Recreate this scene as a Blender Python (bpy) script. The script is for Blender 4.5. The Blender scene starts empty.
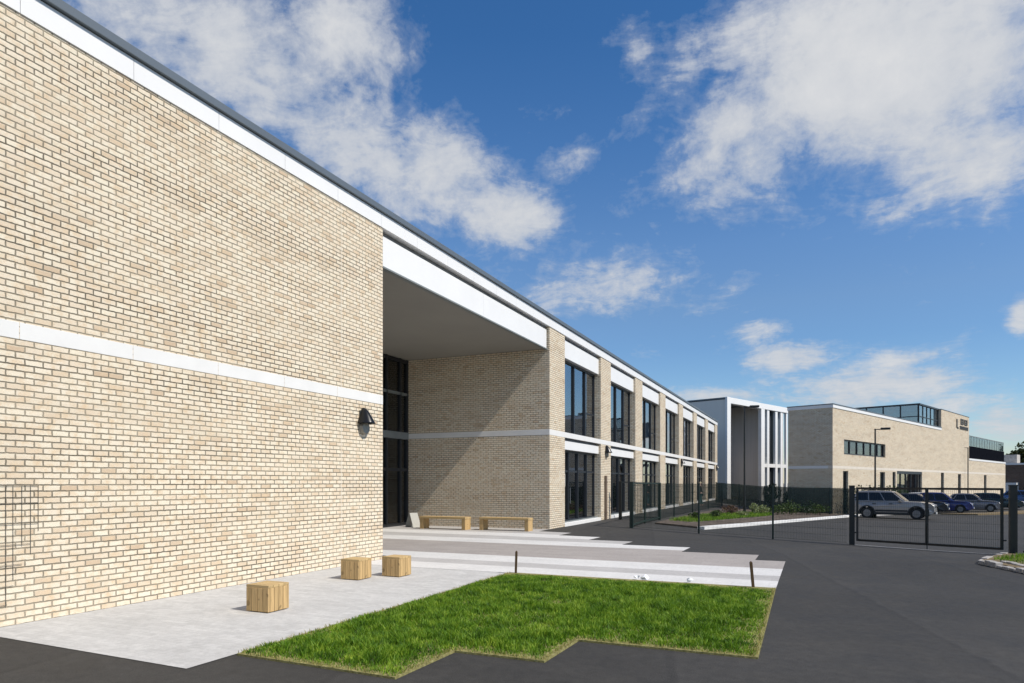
import bpy, bmesh, math, random
import numpy as np
from mathutils import Vector, Matrix
random.seed(7); RNG = np.random.default_rng(7)
R = math.radians
scene = bpy.context.scene
COL = scene.collection

# ------------------------------------------------------------------ helpers
class MB:
    """collects shapes into one mesh"""
    def __init__(s): s.v = []; s.f = []
    def add(s, vs, fs):
        n = len(s.v); s.v += [tuple(p) for p in vs]; s.f += [tuple(i + n for i in f) for f in fs]; return s
    def box(s, x0, x1, y0, y1, z0, z1):
        x0, x1 = min(x0, x1), max(x0, x1); y0, y1 = min(y0, y1), max(y0, y1)
        return s.add([(x0,y0,z0),(x1,y0,z0),(x1,y1,z0),(x0,y1,z0),(x0,y0,z1),(x1,y0,z1),(x1,y1,z1),(x0,y1,z1)],
                     [(3,2,1,0),(4,5,6,7),(0,1,5,4),(1,2,6,5),(2,3,7,6),(3,0,4,7)])
    def obox(s, p0, p1, w, h):
        """bar from p0 to p1, horizontal width w, height h"""
        p0, p1 = Vector(p0), Vector(p1); d = (p1 - p0).normalized()
        up = Vector((0,0,1)) if abs(d.z) < .95 else Vector((1,0,0))
        a = d.cross(up).normalized() * (w/2); b = a.cross(d).normalized() * (h/2)
        vs = [p + i*a + j*b for p in (p0, p1) for i, j in ((-1,-1),(1,-1),(1,1),(-1,1))]
        return s.add(vs, [(3,2,1,0),(4,5,6,7),(0,1,5,4),(1,2,6,5),(2,3,7,6),(3,0,4,7)])
    def cyl(s, p0, p1, r0, r1=None, n=12, caps=True):
        r1 = r0 if r1 is None else r1
        p0, p1 = Vector(p0), Vector(p1); d = (p1 - p0).normalized()
        up = Vector((0,0,1)) if abs(d.z) < .95 else Vector((1,0,0))
        a = d.cross(up).normalized(); b = d.cross(a).normalized()
        vs = []
        for p, r in ((p0, r0), (p1, r1)):
            for k in range(n):
                t = 2*math.pi*k/n; vs.append(p + a*math.cos(t)*r + b*math.sin(t)*r)
        fs = [(k, (k+1) % n, n + (k+1) % n, n + k) for k in range(n)]
        if caps: fs += [tuple(range(n-1, -1, -1)), tuple(range(n, 2*n))]
        return s.add(vs, fs)
    def prism(s, pts, y0, y1, fn=None):
        """closed outline of (x,z) pushed from y0 to y1"""
        n = len(pts)
        vs = [(x, y0, z) for x, z in pts] + [(x, y1, z) for x, z in pts]
        if fn: vs = [fn(*p) for p in vs]
        fs = [(k, (k+1) % n, n + (k+1) % n, n + k) for k in range(n)] + [tuple(range(n-1, -1, -1)), tuple(range(n, 2*n))]
        return s.add(vs, fs)
    def build(s, name, mat, parent=None, smooth=False, bevel=0, segs=2, weld=False):
        me = bpy.data.meshes.new(name); me.from_pydata(s.v, [], s.f); me.update()
        bm = bmesh.new(); bm.from_mesh(me)
        if weld: bmesh.ops.remove_doubles(bm, verts=bm.verts, dist=1e-4)
        bmesh.ops.recalc_face_normals(bm, faces=bm.faces); bm.to_mesh(me); bm.free()
        me.materials.append(mat)
        if smooth:
            for p in me.polygons: p.use_smooth = True
        o = bpy.data.objects.new(name, me); COL.objects.link(o)
        if parent: o.parent = parent
        if bevel:
            m = o.modifiers.new('Bevel', 'BEVEL'); m.width = bevel; m.segments = segs; m.limit_method = 'ANGLE'; m.angle_limit = R(35)
        return o
def rawmesh(name, v, f, mat, parent=None):
    me = bpy.data.meshes.new(name); me.from_pydata(v, [], f); me.update(); me.materials.append(mat)
    o = bpy.data.objects.new(name, me); COL.objects.link(o)
    if parent: o.parent = parent
    return o
def thing(name, label, cat, loc=(0,0,0), rz=0, group=None):
    o = bpy.data.objects.new(name, None); COL.objects.link(o); o.empty_display_size = .2
    o.location = loc; o.rotation_euler = (0, 0, rz)
    return tag(o, label, cat, group)
def tag(o, label=None, cat=None, group=None, kind=None):
    for k, val in (('label', label), ('category', cat), ('group', group), ('kind', kind)):
        if val: o[k] = val
    return o
def struct(o): o['kind'] = 'structure'; return o
def copy_thing(root, loc, rz, label):
    r = root.copy(); COL.objects.link(r); r.location = loc; r.rotation_euler = (0, 0, rz); r['label'] = label
    for ch in list(root.children):
        c = ch.copy(); COL.objects.link(c); c.parent = r
        for g in list(ch.children):
            e = g.copy(); COL.objects.link(e); e.parent = c
    return r
def sstep(t): t = min(1, max(0, t)); return t*t*(3-2*t)
def ground_z(x, y):
    d = .02*min(14, max(0, x))*sstep((y-17)/7) + .010*max(0, y-23)*min(1, max(0, x)/6)
    return -min(.75, d)

# ------------------------------------------------------------------ materials
class NT:
    def __init__(s, name):
        s.m = bpy.data.materials.new(name); s.m.use_nodes = True; s.t = s.m.node_tree
        s.b = s.t.nodes['Principled BSDF']; s.out = s.t.nodes['Material Output']
    def n(s, typ, **kw):
        nd = s.t.nodes.new(typ)
        for k, v in kw.items():
            if k.startswith('i_'): nd.inputs[k[2:].replace('_', ' ')].default_value = v
            else: setattr(nd, k, v)
        return nd
    def l(s, a, b): s.t.links.new(a, b)
    def math(s, op, a, b=None, c=None):
        nd = s.n('ShaderNodeMath', operation=op)
        for i, v in enumerate((a, b, c)):
            if v is None: continue
            if isinstance(v, (int, float)): nd.inputs[i].default_value = v
            else: s.l(v, nd.inputs[i])
        return nd.outputs[0]
    def mix(s, fac, a, b, mode='MIX'):
        nd = s.n('ShaderNodeMix', data_type='RGBA', blend_type=mode)
        for sock, v in ((nd.inputs[0], fac), (nd.inputs[6], a), (nd.inputs[7], b)):
            if isinstance(v, (int, float)): sock.default_value = v
            elif isinstance(v, tuple): sock.default_value = (*v[:3], 1)
            else: s.l(v, sock)
        return nd.outputs[2]
    def ramp(s, fac, stops):
        nd = s.n('ShaderNodeValToRGB'); cr = nd.color_ramp
        while len(cr.elements) < len(stops): cr.elements.new(.5)
        for e, (p, c) in zip(cr.elements, stops): e.position = p; e.color = (*c, 1) if isinstance(c, tuple) else (c, c, c, 1)
        s.l(fac, nd.inputs[0]); return nd.outputs[0]
    def noise(s, vec, scale, detail=4, rough=.55):
        nd = s.n('ShaderNodeTexNoise'); nd.inputs['Scale'].default_value = scale; nd.inputs['Detail'].default_value = detail
        nd.inputs['Roughness'].default_value = rough; s.l(vec, nd.inputs['Vector']); return nd.outputs['Fac']
    def bump(s, h, strength, dist):
        nd = s.n('ShaderNodeBump'); nd.inputs['Strength'].default_value = strength; nd.inputs['Distance'].default_value = dist
        s.l(h, nd.inputs['Height']); s.l(nd.outputs[0], s.b.inputs['Normal'])
def plain(name, col, rough=.6, metal=0, var=.08, scale=3., spec=.5, stretch=(1,1,1), coat=0):
    k = NT(name); tc = k.n('ShaderNodeTexCoord')
    mp = k.n('ShaderNodeMapping'); mp.inputs['Scale'].default_value = stretch; k.l(tc.outputs['Object'], mp.inputs[0])
    f = k.noise(mp.outputs[0], scale)
    c0 = tuple(max(0, c*(1-var*1.6)) for c in col); c1 = tuple(min(1, c*(1+var*1.6)) for c in col)
    k.l(k.ramp(f, [(.25, c0), (.75, c1)]), k.b.inputs['Base Color'])
    k.b.inputs['Roughness'].default_value = rough; k.b.inputs['Metallic'].default_value = metal
    k.b.inputs['Specular IOR Level'].default_value = spec; k.b.inputs['Coat Weight'].default_value = coat
    return k.m

def brick_material(name, c1, c2, c3, mortar, msize=.0065):
    k = NT(name); tc = k.n('ShaderNodeTexCoord')
    sp = k.n('ShaderNodeSeparateXYZ'); k.l(tc.outputs['Object'], sp.inputs[0])
    sn = k.n('ShaderNodeSeparateXYZ'); k.l(tc.outputs['Normal'], sn.inputs[0])
    isx = k.math('GREATER_THAN', k.math('ABSOLUTE', sn.outputs[0]), .5)
    mx = k.n('ShaderNodeMix', data_type='FLOAT'); k.l(isx, mx.inputs[0]); k.l(sp.outputs[0], mx.inputs[2]); k.l(sp.outputs[1], mx.inputs[3])
    u = mx.outputs[0]; z = sp.outputs[2]
    uv = k.n('ShaderNodeCombineXYZ'); k.l(u, uv.inputs[0]); k.l(z, uv.inputs[1])
    # slightly wavering edges of hand-thrown bricks
    wob = k.n('ShaderNodeTexNoise'); wob.inputs['Scale'].default_value = 17; k.l(uv.outputs[0], wob.inputs['Vector'])
    ws = k.n('ShaderNodeVectorMath', operation='SCALE'); ws.inputs['Scale'].default_value = .016
    wc = k.n('ShaderNodeVectorMath', operation='SUBTRACT'); wc.inputs[1].default_value = (.5,.5,.5); k.l(wob.outputs['Color'], wc.inputs[0]); k.l(wc.outputs[0], ws.inputs[0])
    wa = k.n('ShaderNodeVectorMath', operation='ADD'); k.l(uv.outputs[0], wa.inputs[0]); k.l(ws.outputs[0], wa.inputs[1])
    br = k.n('ShaderNodeTexBrick', offset=.5, squash=1)
    br.inputs['Scale'].default_value = 1; br.inputs['Brick Width'].default_value = .215; br.inputs['Row Height'].default_value = .0765
    br.inputs['Mortar Size'].default_value = msize; br.inputs['Mortar Smooth'].default_value = .7; br.inputs['Bias'].default_value = 0
    br.inputs['Color1'].default_value = (0,0,0,1); br.inputs['Color2'].default_value = (1,1,1,1); br.inputs['Mortar'].default_value = (.5,.5,.5,1)
    k.l(wa.outputs[0], br.inputs['Vector'])
    rnd = br.outputs['Color']
    col = k.ramp(rnd, [(0, c3), (.05, c2), (.22, c1), (.90, tuple(min(.82, c*1.06) for c in c1)), (1, tuple(a_*.5+b_*.5 for a_, b_ in zip(c1, c2)))])
    # batches of tan bricks, laid along the courses
    mp = k.n('ShaderNodeMapping'); mp.inputs['Scale'].default_value = (.55, 1.6, 1); k.l(uv.outputs[0], mp.inputs[0])
    batch = k.noise(mp.outputs[0], 1.3, 5, .65)
    col = k.mix(k.ramp(batch, [(.50, 0.), (.70, .6)]), col, tuple(c*.86 for c in c2), 'MIX')
    fine = k.noise(uv.outputs[0], 60, 3)
    blot = k.noise(uv.outputs[0], 6.5, 4, .65)
    col = k.mix(k.ramp(blot, [(.46, 0.), (.68, .9)]), col, (c2[0]*.98, c2[1]*.92, c2[2]*.84))
    col = k.mix(.28, col, k.ramp(fine, [(.25, .5), (.7, 1.)]), 'MULTIPLY')
    mp2 = k.n('ShaderNodeMapping'); mp2.inputs['Scale'].default_value = (.35, 2.2, 1); mp2.inputs['Location'].default_value = (3, 7, 0); k.l(uv.outputs[0], mp2.inputs[0])
    mrow = k.noise(mp2.outputs[0], .9, 4, .6)
    mcol = k.mix(k.ramp(mrow, [(.42, 0.), (.62, 1.)]), mortar, tuple(c*.42 for c in mortar))
    fin = k.mix(br.outputs['Fac'], col, mcol)
    k.l(fin, k.b.inputs['Base Color']); k.b.inputs['Roughness'].default_value = .9; k.b.inputs['Specular IOR Level'].default_value = .15
    inv = k.math('SUBTRACT', 1, br.outputs['Fac'])
    k.bump(k.math('ADD', inv, k.math('MULTIPLY', fine, .45)), .8, .009)
    return k.m

def paver_material(name, col, size, joint=.004, var=.07, jdark=.72):
    k = NT(name); tc = k.n('ShaderNodeTexCoord')
    br = k.n('ShaderNodeTexBrick', offset=.5); br.inputs['Scale'].default_value = 1
    br.inputs['Brick Width'].default_value = size[0]; br.inputs['Row Height'].default_value = size[1]; br.inputs['Mortar Size'].default_value = joint
    br.inputs['Mortar Smooth'].default_value = .3
    br.inputs['Color1'].default_value = (*[c*(1-var) for c in col], 1); br.inputs['Color2'].default_value = (*[min(.85, c*(1+var)) for c in col], 1)
    br.inputs['Mortar'].default_value = (*[c*jdark for c in col], 1); k.l(tc.outputs['Object'], br.inputs['Vector'])
    n1 = k.noise(tc.outputs['Object'], 1.1, 5, .6); n2 = k.noise(tc.outputs['Object'], 90, 2)
    c = k.mix(.45, br.outputs['Color'], k.ramp(n1, [(.3, .72), (.7, 1.)]), 'MULTIPLY')
    c = k.mix(.3, c, k.ramp(n2, [(.3, .6), (.7, 1.)]), 'MULTIPLY')
    c = k.mix(.5, c, k.ramp(k.noise(tc.outputs['Object'], 13, 4, .7), [(.35, .78), (.62, 1.04)]), 'MULTIPLY')
    k.l(c, k.b.inputs['Base Color']); k.b.inputs['Roughness'].default_value = .85; k.b.inputs['Specular IOR Level'].default_value = .25
    k.bump(k.math('SUBTRACT', k.math('MULTIPLY', n2, .3), br.outputs['Fac']), .4, .004)
    return k.m

def asphalt_material():
    k = NT('asphalt'); tc = k.n('ShaderNodeTexCoord'); P = tc.outputs['Object']
    n1 = k.noise(P, .22, 4, .6); n2 = k.noise(P, 1.3, 6, .65); n3 = k.noise(P, 85, 2, .7); n4 = k.noise(P, 240, 2, .7)
    c = k.ramp(n1, [(.3, (.0445,.0425,.039)), (.7, (.062,.059,.0545))])
    c = k.mix(.7, c, k.ramp(n2, [(.3, .70), (.72, 1.12)]), 'MULTIPLY')
    c = k.mix(.6, c, k.ramp(k.noise(P, 9, 4, .7), [(.34, .72), (.62, 1.16)]), 'MULTIPLY')
    c = k.mix(.75, c, k.ramp(n3, [(.28, .45), (.5, .95), (.78, 1.75)]), 'MULTIPLY')
    c = k.mix(k.ramp(n4, [(.66, 0.), (.76, .35)]), c, (.17,.165,.16))
    # roller lap between two laying passes
    sp = k.n('ShaderNodeSeparateXYZ'); k.l(P, sp.inputs[0])
    q = k.math('ADD', k.math('MULTIPLY', sp.outputs[0], .97), k.math('MULTIPLY', sp.outputs[1], .22))
    q = k.math('ADD', q, k.math('MULTIPLY', n2, .25))
    lap = k.ramp(k.math('FRACT', k.math('MULTIPLY', q, .34)), [(0, .8), (.02, .8), (.035, 1.1), (.07, 1.), (1, .9)])
    c = k.mix(.8, c, lap, 'MULTIPLY')
    k.l(c, k.b.inputs['Base Color'])
    k.l(k.ramp(n2, [(.3, .72), (.7, .9)]), k.b.inputs['Roughness']); k.b.inputs['Specular IOR Level'].default_value = .3
    k.bump(k.math('ADD', n3, k.math('MULTIPLY', n4, .6)), .55, .006)
    return k.m

def speckle(name, stops, scale, rough=.95, bump=.02, detail=5):
    k = NT(name); tc = k.n('ShaderNodeTexCoord'); f = k.noise(tc.outputs['Object'], scale, detail, .7)
    k.l(k.ramp(f, stops), k.b.inputs['Base Color']); k.b.inputs['Roughness'].default_value = rough; k.b.inputs['Specular IOR Level'].default_value = .15
    k.bump(f, .6, bump); return k.m

def leaf_material(name, dark, mid, light, scale=1.2, trans=.3):
    k = NT(name); tc = k.n('ShaderNodeTexCoord'); geo = k.n('ShaderNodeNewGeometry')
    f = k.noise(tc.outputs['Object'], scale, 4, .6)
    g = k.math('ADD', k.math('MULTIPLY', f, .75), k.math('MULTIPLY', geo.outputs['Random Per Island'], .25))
    c = k.ramp(g, [(.3, dark), (.5, mid), (.72, light)])
    k.l(c, k.b.inputs['Base Color']); k.b.inputs['Roughness'].default_value = .55; k.b.inputs['Specular IOR Level'].default_value = .3
    tr = k.n('ShaderNodeBsdfTranslucent'); k.l(k.mix(1., c, (1.2, 1.25, .6), 'MULTIPLY'), tr.inputs[0])
    ms = k.n('ShaderNodeMixShader'); ms.inputs[0].default_value = trans
    k.l(k.b.outputs[0], ms.inputs[1]); k.l(tr.outputs[0], ms.inputs[2]); k.l(ms.outputs[0], k.out.inputs[0])
    return k.m

def timber(name, col, axis=2):
    k = NT(name); tc = k.n('ShaderNodeTexCoord'); mp = k.n('ShaderNodeMapping')
    s = [26, 26, 26]; s[axis] = 1.6; mp.inputs['Scale'].default_value = s; k.l(tc.outputs['Object'], mp.inputs[0])
    f = k.noise(mp.outputs[0], 1.6, 5, .6); geo = k.n('ShaderNodeNewGeometry')
    c = k.ramp(f, [(.25, tuple(x*.62 for x in col)), (.5, col), (.8, tuple(min(.8, x*1.2) for x in col))])
    c = k.mix(.55, c, k.ramp(geo.outputs['Random Per Island'], [(0, .62), (1, 1.15)]), 'MULTIPLY')
    kn = k.noise(tc.outputs['Object'], 9, 1)
    c = k.mix(k.ramp(kn, [(.70, 0.), (.76, .7)]), c, tuple(x*.4 for x in col))
    k.l(c, k.b.inputs['Base Color']); k.b.inputs['Roughness'].default_value = .75; k.b.inputs['Specular IOR Level'].default_value = .2
    k.bump(f, .4, .003); return k.m

def glass_material(name, tint=.7, ior=1.75, base=.0):
    k = NT(name); k.t.nodes.remove(k.b)
    tr = k.n('ShaderNodeBsdfTransparent'); tr.inputs[0].default_value = (tint*.92, tint*.98, tint, 1)
    gl = k.n('ShaderNodeBsdfGlossy'); gl.inputs['Roughness'].default_value = .012; gl.inputs[0].default_value = (.95,.97,1,1)
    tc = k.n('ShaderNodeTexCoord'); f = k.noise(tc.outputs['Object'], .9, 2)
    bp = k.n('ShaderNodeBump'); bp.inputs['Strength'].default_value = .35; bp.inputs['Distance'].default_value = .012; k.l(f, bp.inputs['Height']); k.l(bp.outputs[0], gl.inputs['Normal'])
    fr = k.n('ShaderNodeFresnel'); fr.inputs[0].default_value = ior
    fac = k.math('MINIMUM', k.math('ADD', k.math('MULTIPLY', fr.outputs[0], 1.25), base), .95)
    ms = k.n('ShaderNodeMixShader'); k.l(fac, ms.inputs[0]); k.l(tr.outputs[0], ms.inputs[1]); k.l(gl.outputs[0], ms.inputs[2]); k.l(ms.outputs[0], k.out.inputs[0])
    return k.m
def netting_material(name, col, cover):
    k = NT(name); k.b.inputs['Base Color'].default_value = (*col, 1); k.b.inputs['Roughness'].default_value = .8
    tc = k.n('ShaderNodeTexCoord'); f = k.noise(tc.outputs['Object'], 2.5, 3)
    k.l(k.ramp(f, [(.3, tuple(c*.8 for c in col)), (.7, tuple(c*1.2 for c in col))]), k.b.inputs['Base Color'])
    tr = k.n('ShaderNodeBsdfTransparent'); ms = k.n('ShaderNodeMixShader'); ms.inputs[0].default_value = cover
    k.l(tr.outputs[0], ms.inputs[1]); k.l(k.b.outputs[0], ms.inputs[2]); k.l(ms.outputs[0], k.out.inputs[0]); return k.m

M = {}
M['brick'] = brick_material('cream_brick', (.80,.70,.555), (.715,.59,.435), (.60,.46,.32), (.34,.295,.22), .0125)
M['brick_brown'] = brick_material('brown_brick', (.17,.125,.10), (.13,.09,.07), (.09,.06,.05), (.15,.13,.11))
M['white'] = plain('white_panel', (.80,.80,.79), .45, var=.02, scale=.8)
M['band'] = plain('cast_stone', (.74,.735,.715), .75, var=.03, scale=2)
M['band_cream'] = plain('cream_stone', (.66,.60,.51), .8, var=.04, scale=2)
M['joint'] = plain('dark_joint_and_shadow', (.25,.25,.25), .9)  # open fascia joints, and shade painted above the recessed panels
M['coping'] = plain('grey_metal_coping', (.145,.17,.19), .45, .3, var=.06, scale=.6)
M['frame'] = plain('dark_window_frame', (.022,.026,.032), .4, var=.05)
M['frame_grey'] = plain('grey_transom', (.20,.22,.22), .5, var=.05)
M['glass'] = glass_material('window_glass', .7, 2.2, .10)
M['glass_dark'] = glass_material('dark_glass', .6, 1.55, .0)
M['glass_pale'] = glass_material('clear_glass', .95, 1.2)
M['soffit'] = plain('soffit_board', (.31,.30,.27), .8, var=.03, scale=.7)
M['interior'] = plain('interior_plaster', (.42,.41,.38), .9, var=.08, scale=.6)
M['interior_dark'] = plain('interior_carpet', (.12,.12,.13), .95, var=.1)
M['blind_blue'] = plain('blue_grey_blind', (.17,.215,.29), .8, var=.10, scale=1.2, stretch=(1,3,.1))
M['blind'] = plain('roller_blind', (.60,.60,.56), .8, var=.04, stretch=(1,1,.1))
M['asphalt'] = asphalt_material()
M['concrete'] = paver_material('pale_paving', (.58,.575,.56), (.2,.1), .0022, .07, .82)
M['pave_white'] = paver_material('white_paving', (.74,.73,.71), (.6,.3), .003, .02, .88)
M['pave_taupe'] = paver_material('taupe_paving', (.42,.385,.36), (.6,.3), .003, .05, .8)
M['pave_grey'] = paver_material('grey_paving', (.52,.505,.49), (.6,.3), .003, .04, .82)
M['kerb'] = plain('kerb_stone', (.38,.355,.325), .85, var=.22, scale=5)
M['soil'] = speckle('dry_soil', [(.3, (.10,.075,.045)), (.6, (.22,.17,.10)), (.75, (.33,.27,.15))], 14)
M['turf_base'] = speckle('turf_base', [(.3, (.022,.042,.010)), (.55, (.045,.085,.016)), (.8, (.09,.12,.03))], 6)
M['straw'] = speckle('straw_soil', [(.3, (.13,.115,.045)), (.55, (.27,.25,.10)), (.75, (.44,.40,.20))], 22)
M['mulch'] = speckle('bark_mulch', [(.3, (.045,.035,.028)), (.55, (.13,.105,.085)), (.75, (.23,.20,.17))], 3.2, bump=.03)
M['grass'] = leaf_material('grass_blade', (.020,.062,.006), (.12,.25,.014), (.36,.47,.055), 4.5, .3)
M['grass_dry'] = leaf_material('dry_grass', (.17,.16,.05), (.36,.33,.12), (.52,.46,.20), 4, .3)
M['leaf'] = leaf_material('shrub_leaf', (.022,.045,.012), (.05,.085,.02), (.10,.14,.04), 1.6)
M['leaf_pale'] = leaf_material('pale_leaf', (.12,.16,.07), (.26,.30,.15), (.42,.44,.26), 2)
M['leaf_red'] = leaf_material('red_leaf', (.05,.028,.022), (.10,.055,.042), (.17,.12,.085), 2)
M['leaf_dark'] = leaf_material('dark_leaf', (.010,.024,.012), (.02,.042,.018), (.04,.07,.028), 1.2)
M['leaf_tree'] = leaf_material('tree_leaf', (.022,.034,.012), (.055,.068,.022), (.12,.115,.04), .35)
M['bark'] = plain('bark', (.09,.07,.05), .95, var=.2, scale=6, stretch=(4,4,.6))
M['timber'] = timber('pale_timber', (.54,.37,.175))
M['timber_x'] = timber('pale_timber_lengthwise', (.52,.37,.18), 0)
M['stake'] = timber('weathered_stake', (.10,.065,.035))
M['black'] = plain('black_metal', (.012,.014,.014), .4, var=.1)
M['lampblack'] = plain('gloss_black_metal', (.02,.021,.023), .28, .6, var=.05)
M['wire'] = plain('grey_wire', (.13,.12,.095), .6, var=.1)
M['lens'] = plain('lamp_lens', (.22,.21,.18), .35, var=.15, scale=20)
M['fence'] = plain('dark_green_metal', (.010,.026,.021), .45, var=.1)
M['net'] = netting_material('green_screen_netting', (.014,.044,.040), .62)
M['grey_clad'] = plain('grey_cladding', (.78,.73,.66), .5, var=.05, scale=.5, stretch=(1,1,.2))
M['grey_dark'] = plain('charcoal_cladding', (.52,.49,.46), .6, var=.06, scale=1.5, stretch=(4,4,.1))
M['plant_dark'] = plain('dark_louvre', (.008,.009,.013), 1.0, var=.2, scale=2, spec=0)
M['brown_pipe'] = plain('brown_metal', (.20,.15,.11), .6)
M['tyre'] = plain('tyre_rubber', (.018,.018,.018), .85)
M['rim'] = plain('alloy_rim', (.26,.26,.27), .4, .8)
M['trim'] = plain('black_plastic_trim', (.025,.025,.027), .6)
M['carglass'] = plain('car_window', (.006,.007,.009), .06, var=.0, spec=.45)
M['headlight'] = plain('headlight_lens', (.70,.72,.74), .1, .3)
M['taillight'] = plain('red_lens', (.30,.02,.02), .2)
M['plate'] = plain('number_plate', (.75,.75,.72), .4)
M['bin'] = plain('brown_bin', (.20,.15,.11), .6)
M['board'] = plain('board_panel', (.40,.40,.37), .6, var=.05)
M['paper'] = plain('white_scrap', (.78,.80,.84), .7, var=.05)
M['skin'] = plain('skin', (.48,.32,.25), .6, var=.05)
M['coat'] = plain('dark_coat', (.015,.017,.02), .85)
M['trousers'] = plain('teal_cloth', (.06,.13,.13), .85)
M['hair'] = plain('fair_hair', (.42,.36,.24), .7)
M['sign'] = plain('dark_letters', (.035,.03,.026), .5)
def paint(name, col, metal=.0): return plain(name, col, .3, metal, var=.02, coat=.6)
M['p_silver'] = paint('silver_beige_paint', (.34,.315,.295), .3); M['p_navy'] = paint('near_black_paint', (.018,.02,.03))
M['p_blue'] = paint('deep_blue_paint', (.02,.03,.16)); M['p_grey'] = paint('grey_paint', (.20,.20,.22), .4)
M['p_teal'] = paint('dark_teal_paint', (.012,.035,.042)); M['p_azure'] = paint('bright_blue_paint', (.02,.07,.22)); M['p_white'] = paint('white_paint', (.72,.73,.74))

# ------------------------------------------------------------------ camera and light
HF, YAW, HY, CAMX, CAMZ = 679.67, .4172, 482.18, 8.77, 1.72
cam = bpy.data.cameras.new('camera'); co = bpy.data.objects.new('camera', cam); COL.objects.link(co); scene.camera = co
cam.sensor_width = 36; cam.lens = HF*36/1024; cam.shift_y = (HY-341.5)/1024; cam.clip_start = .1; cam.clip_end = 3000
co.location = (CAMX, 0, CAMZ); co.rotation_euler = (R(90), 0, YAW)

SUN = Vector((1, -.095, 1.09)).normalized()
sun = bpy.data.lights.new('sun', 'SUN'); so = bpy.data.objects.new('sun', sun); COL.objects.link(so)
sun.energy = 4.6; sun.angle = R(.53); sun.color = (1, .93, .825); so.location = (60, -15, 70)
so.rotation_euler = SUN.to_track_quat('Z', 'Y').to_euler()

def pix_azel(px, py):
    r = (px-512)/HF; u = (HY-py)/HF; c, s = math.cos(YAW), math.sin(YAW)
    x, y = r*c - s, r*s + c
    return math.atan2(x, y), math.atan2(u, math.hypot(x, y))
w = bpy.data.worlds.new('World'); scene.world = w; w.use_nodes = True; t = w.node_tree; t.nodes.clear()
class WN(NT):
    def __init__(s, tree): s.t = tree
k = WN(t)
sky = k.n('ShaderNodeTexSky', sky_type='NISHITA', sun_disc=False); sky.sun_elevation = math.asin(SUN.z); sky.sun_rotation = math.atan2(SUN.x, SUN.y)
sky.air_density = 1.0; sky.dust_density = .25; sky.ozone_density = 3.0; sky.altitude = 50
bg = k.n('ShaderNodeBackground'); bg.inputs[1].default_value = .100
hsv = k.n('ShaderNodeHueSaturation'); hsv.inputs['Saturation'].default_value = 1.22; k.l(sky.outputs[0], hsv.inputs['Color']); skycol = k.mix(1., hsv.outputs[0], (1.6, 1.6*1.13, 1.6*1.27), 'MULTIPLY')
tc = k.n('ShaderNodeTexCoord'); sp = k.n('ShaderNodeSeparateXYZ'); k.l(tc.outputs['Generated'], sp.inputs[0])
az = k.math('ARCTAN2', sp.outputs[0], sp.outputs[1]); el = k.math('ARCSINE', sp.outputs[2])
# paler, hazier air towards the horizon
air = k.ramp(k.math('DIVIDE', el, .7), [(x, tuple(c/1.6 for c in col)) for x, col in
     ((.0, (1.1,1.0,.95)), (.15, (1.1,1.02,.97)), (.27, (1.2,1.04,.97)), (.35, (1.45,1.12,.98)), (.46, (1.5,1.18,1.05)), (.64, (1.2,1.1,1.05)), (.83, (.92,1.0,1.0)))])
k.l(k.mix(1., skycol, air, 'MULTIPLY'), bg.inputs[0])
# cloud layer seen in perspective: position on a plane overhead
zz = k.math('ADD', k.math('MAXIMUM', sp.outputs[2], 0), .16)
pl = k.n('ShaderNodeCombineXYZ'); k.l(k.math('DIVIDE', sp.outputs[0], zz), pl.inputs[0]); k.l(k.math('DIVIDE', sp.outputs[1], zz), pl.inputs[1])
warp = k.n('ShaderNodeTexNoise'); warp.inputs['Scale'].default_value = 2.2; warp.inputs['Detail'].default_value = 3; k.l(pl.outputs[0], warp.inputs['Vector'])
wv = k.n('ShaderNodeVectorMath', operation='SCALE'); wv.inputs['Scale'].default_value = .35; k.l(warp.outputs['Color'], wv.inputs[0])
pv = k.n('ShaderNodeVectorMath', operation='ADD'); k.l(pl.outputs[0], pv.inputs[0]); k.l(wv.outputs[0], pv.inputs[1])
fbm = k.noise(pv.outputs[0], 3.4, 9, .6); fbm2 = k.noise(pv.outputs[0], 1.1, 5, .55); fbm3 = k.noise(tc.outputs['Generated'], 19, 9, .64)
CLOUDS = [ # pixel centre, pixel half-axes, tilt (deg), weight
 (890,60,215,120,-8,1.3),(745,130,95,85,10,.74),(960,150,120,70,-12,.95),(650,45,34,40,30,.42),(575,158,44,22,18,.56),(630,125,40,20,32,.48),(690,90,50,30,32,.5),
 (230,45,175,85,-18,.86),(350,135,120,62,-28,.84),(345,35,70,65,0,.78),(435,165,62,52,-10,.88),(508,215,46,36,0,.98),(90,20,120,60,0,.6),
 (600,285,100,32,4,.62),(690,300,70,26,10,.40),(545,115,40,22,0,.35),
 (870,388,120,26,4,.92),(793,358,42,15,0,.92),(715,398,60,13,0,.70),(1010,425,55,28,0,.80),(1022,318,16,24,0,.9),(905,362,60,14,5,.7),
 (760,330,30,14,0,.35),(960,400,60,24,0,.6)]
dens = None
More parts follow.
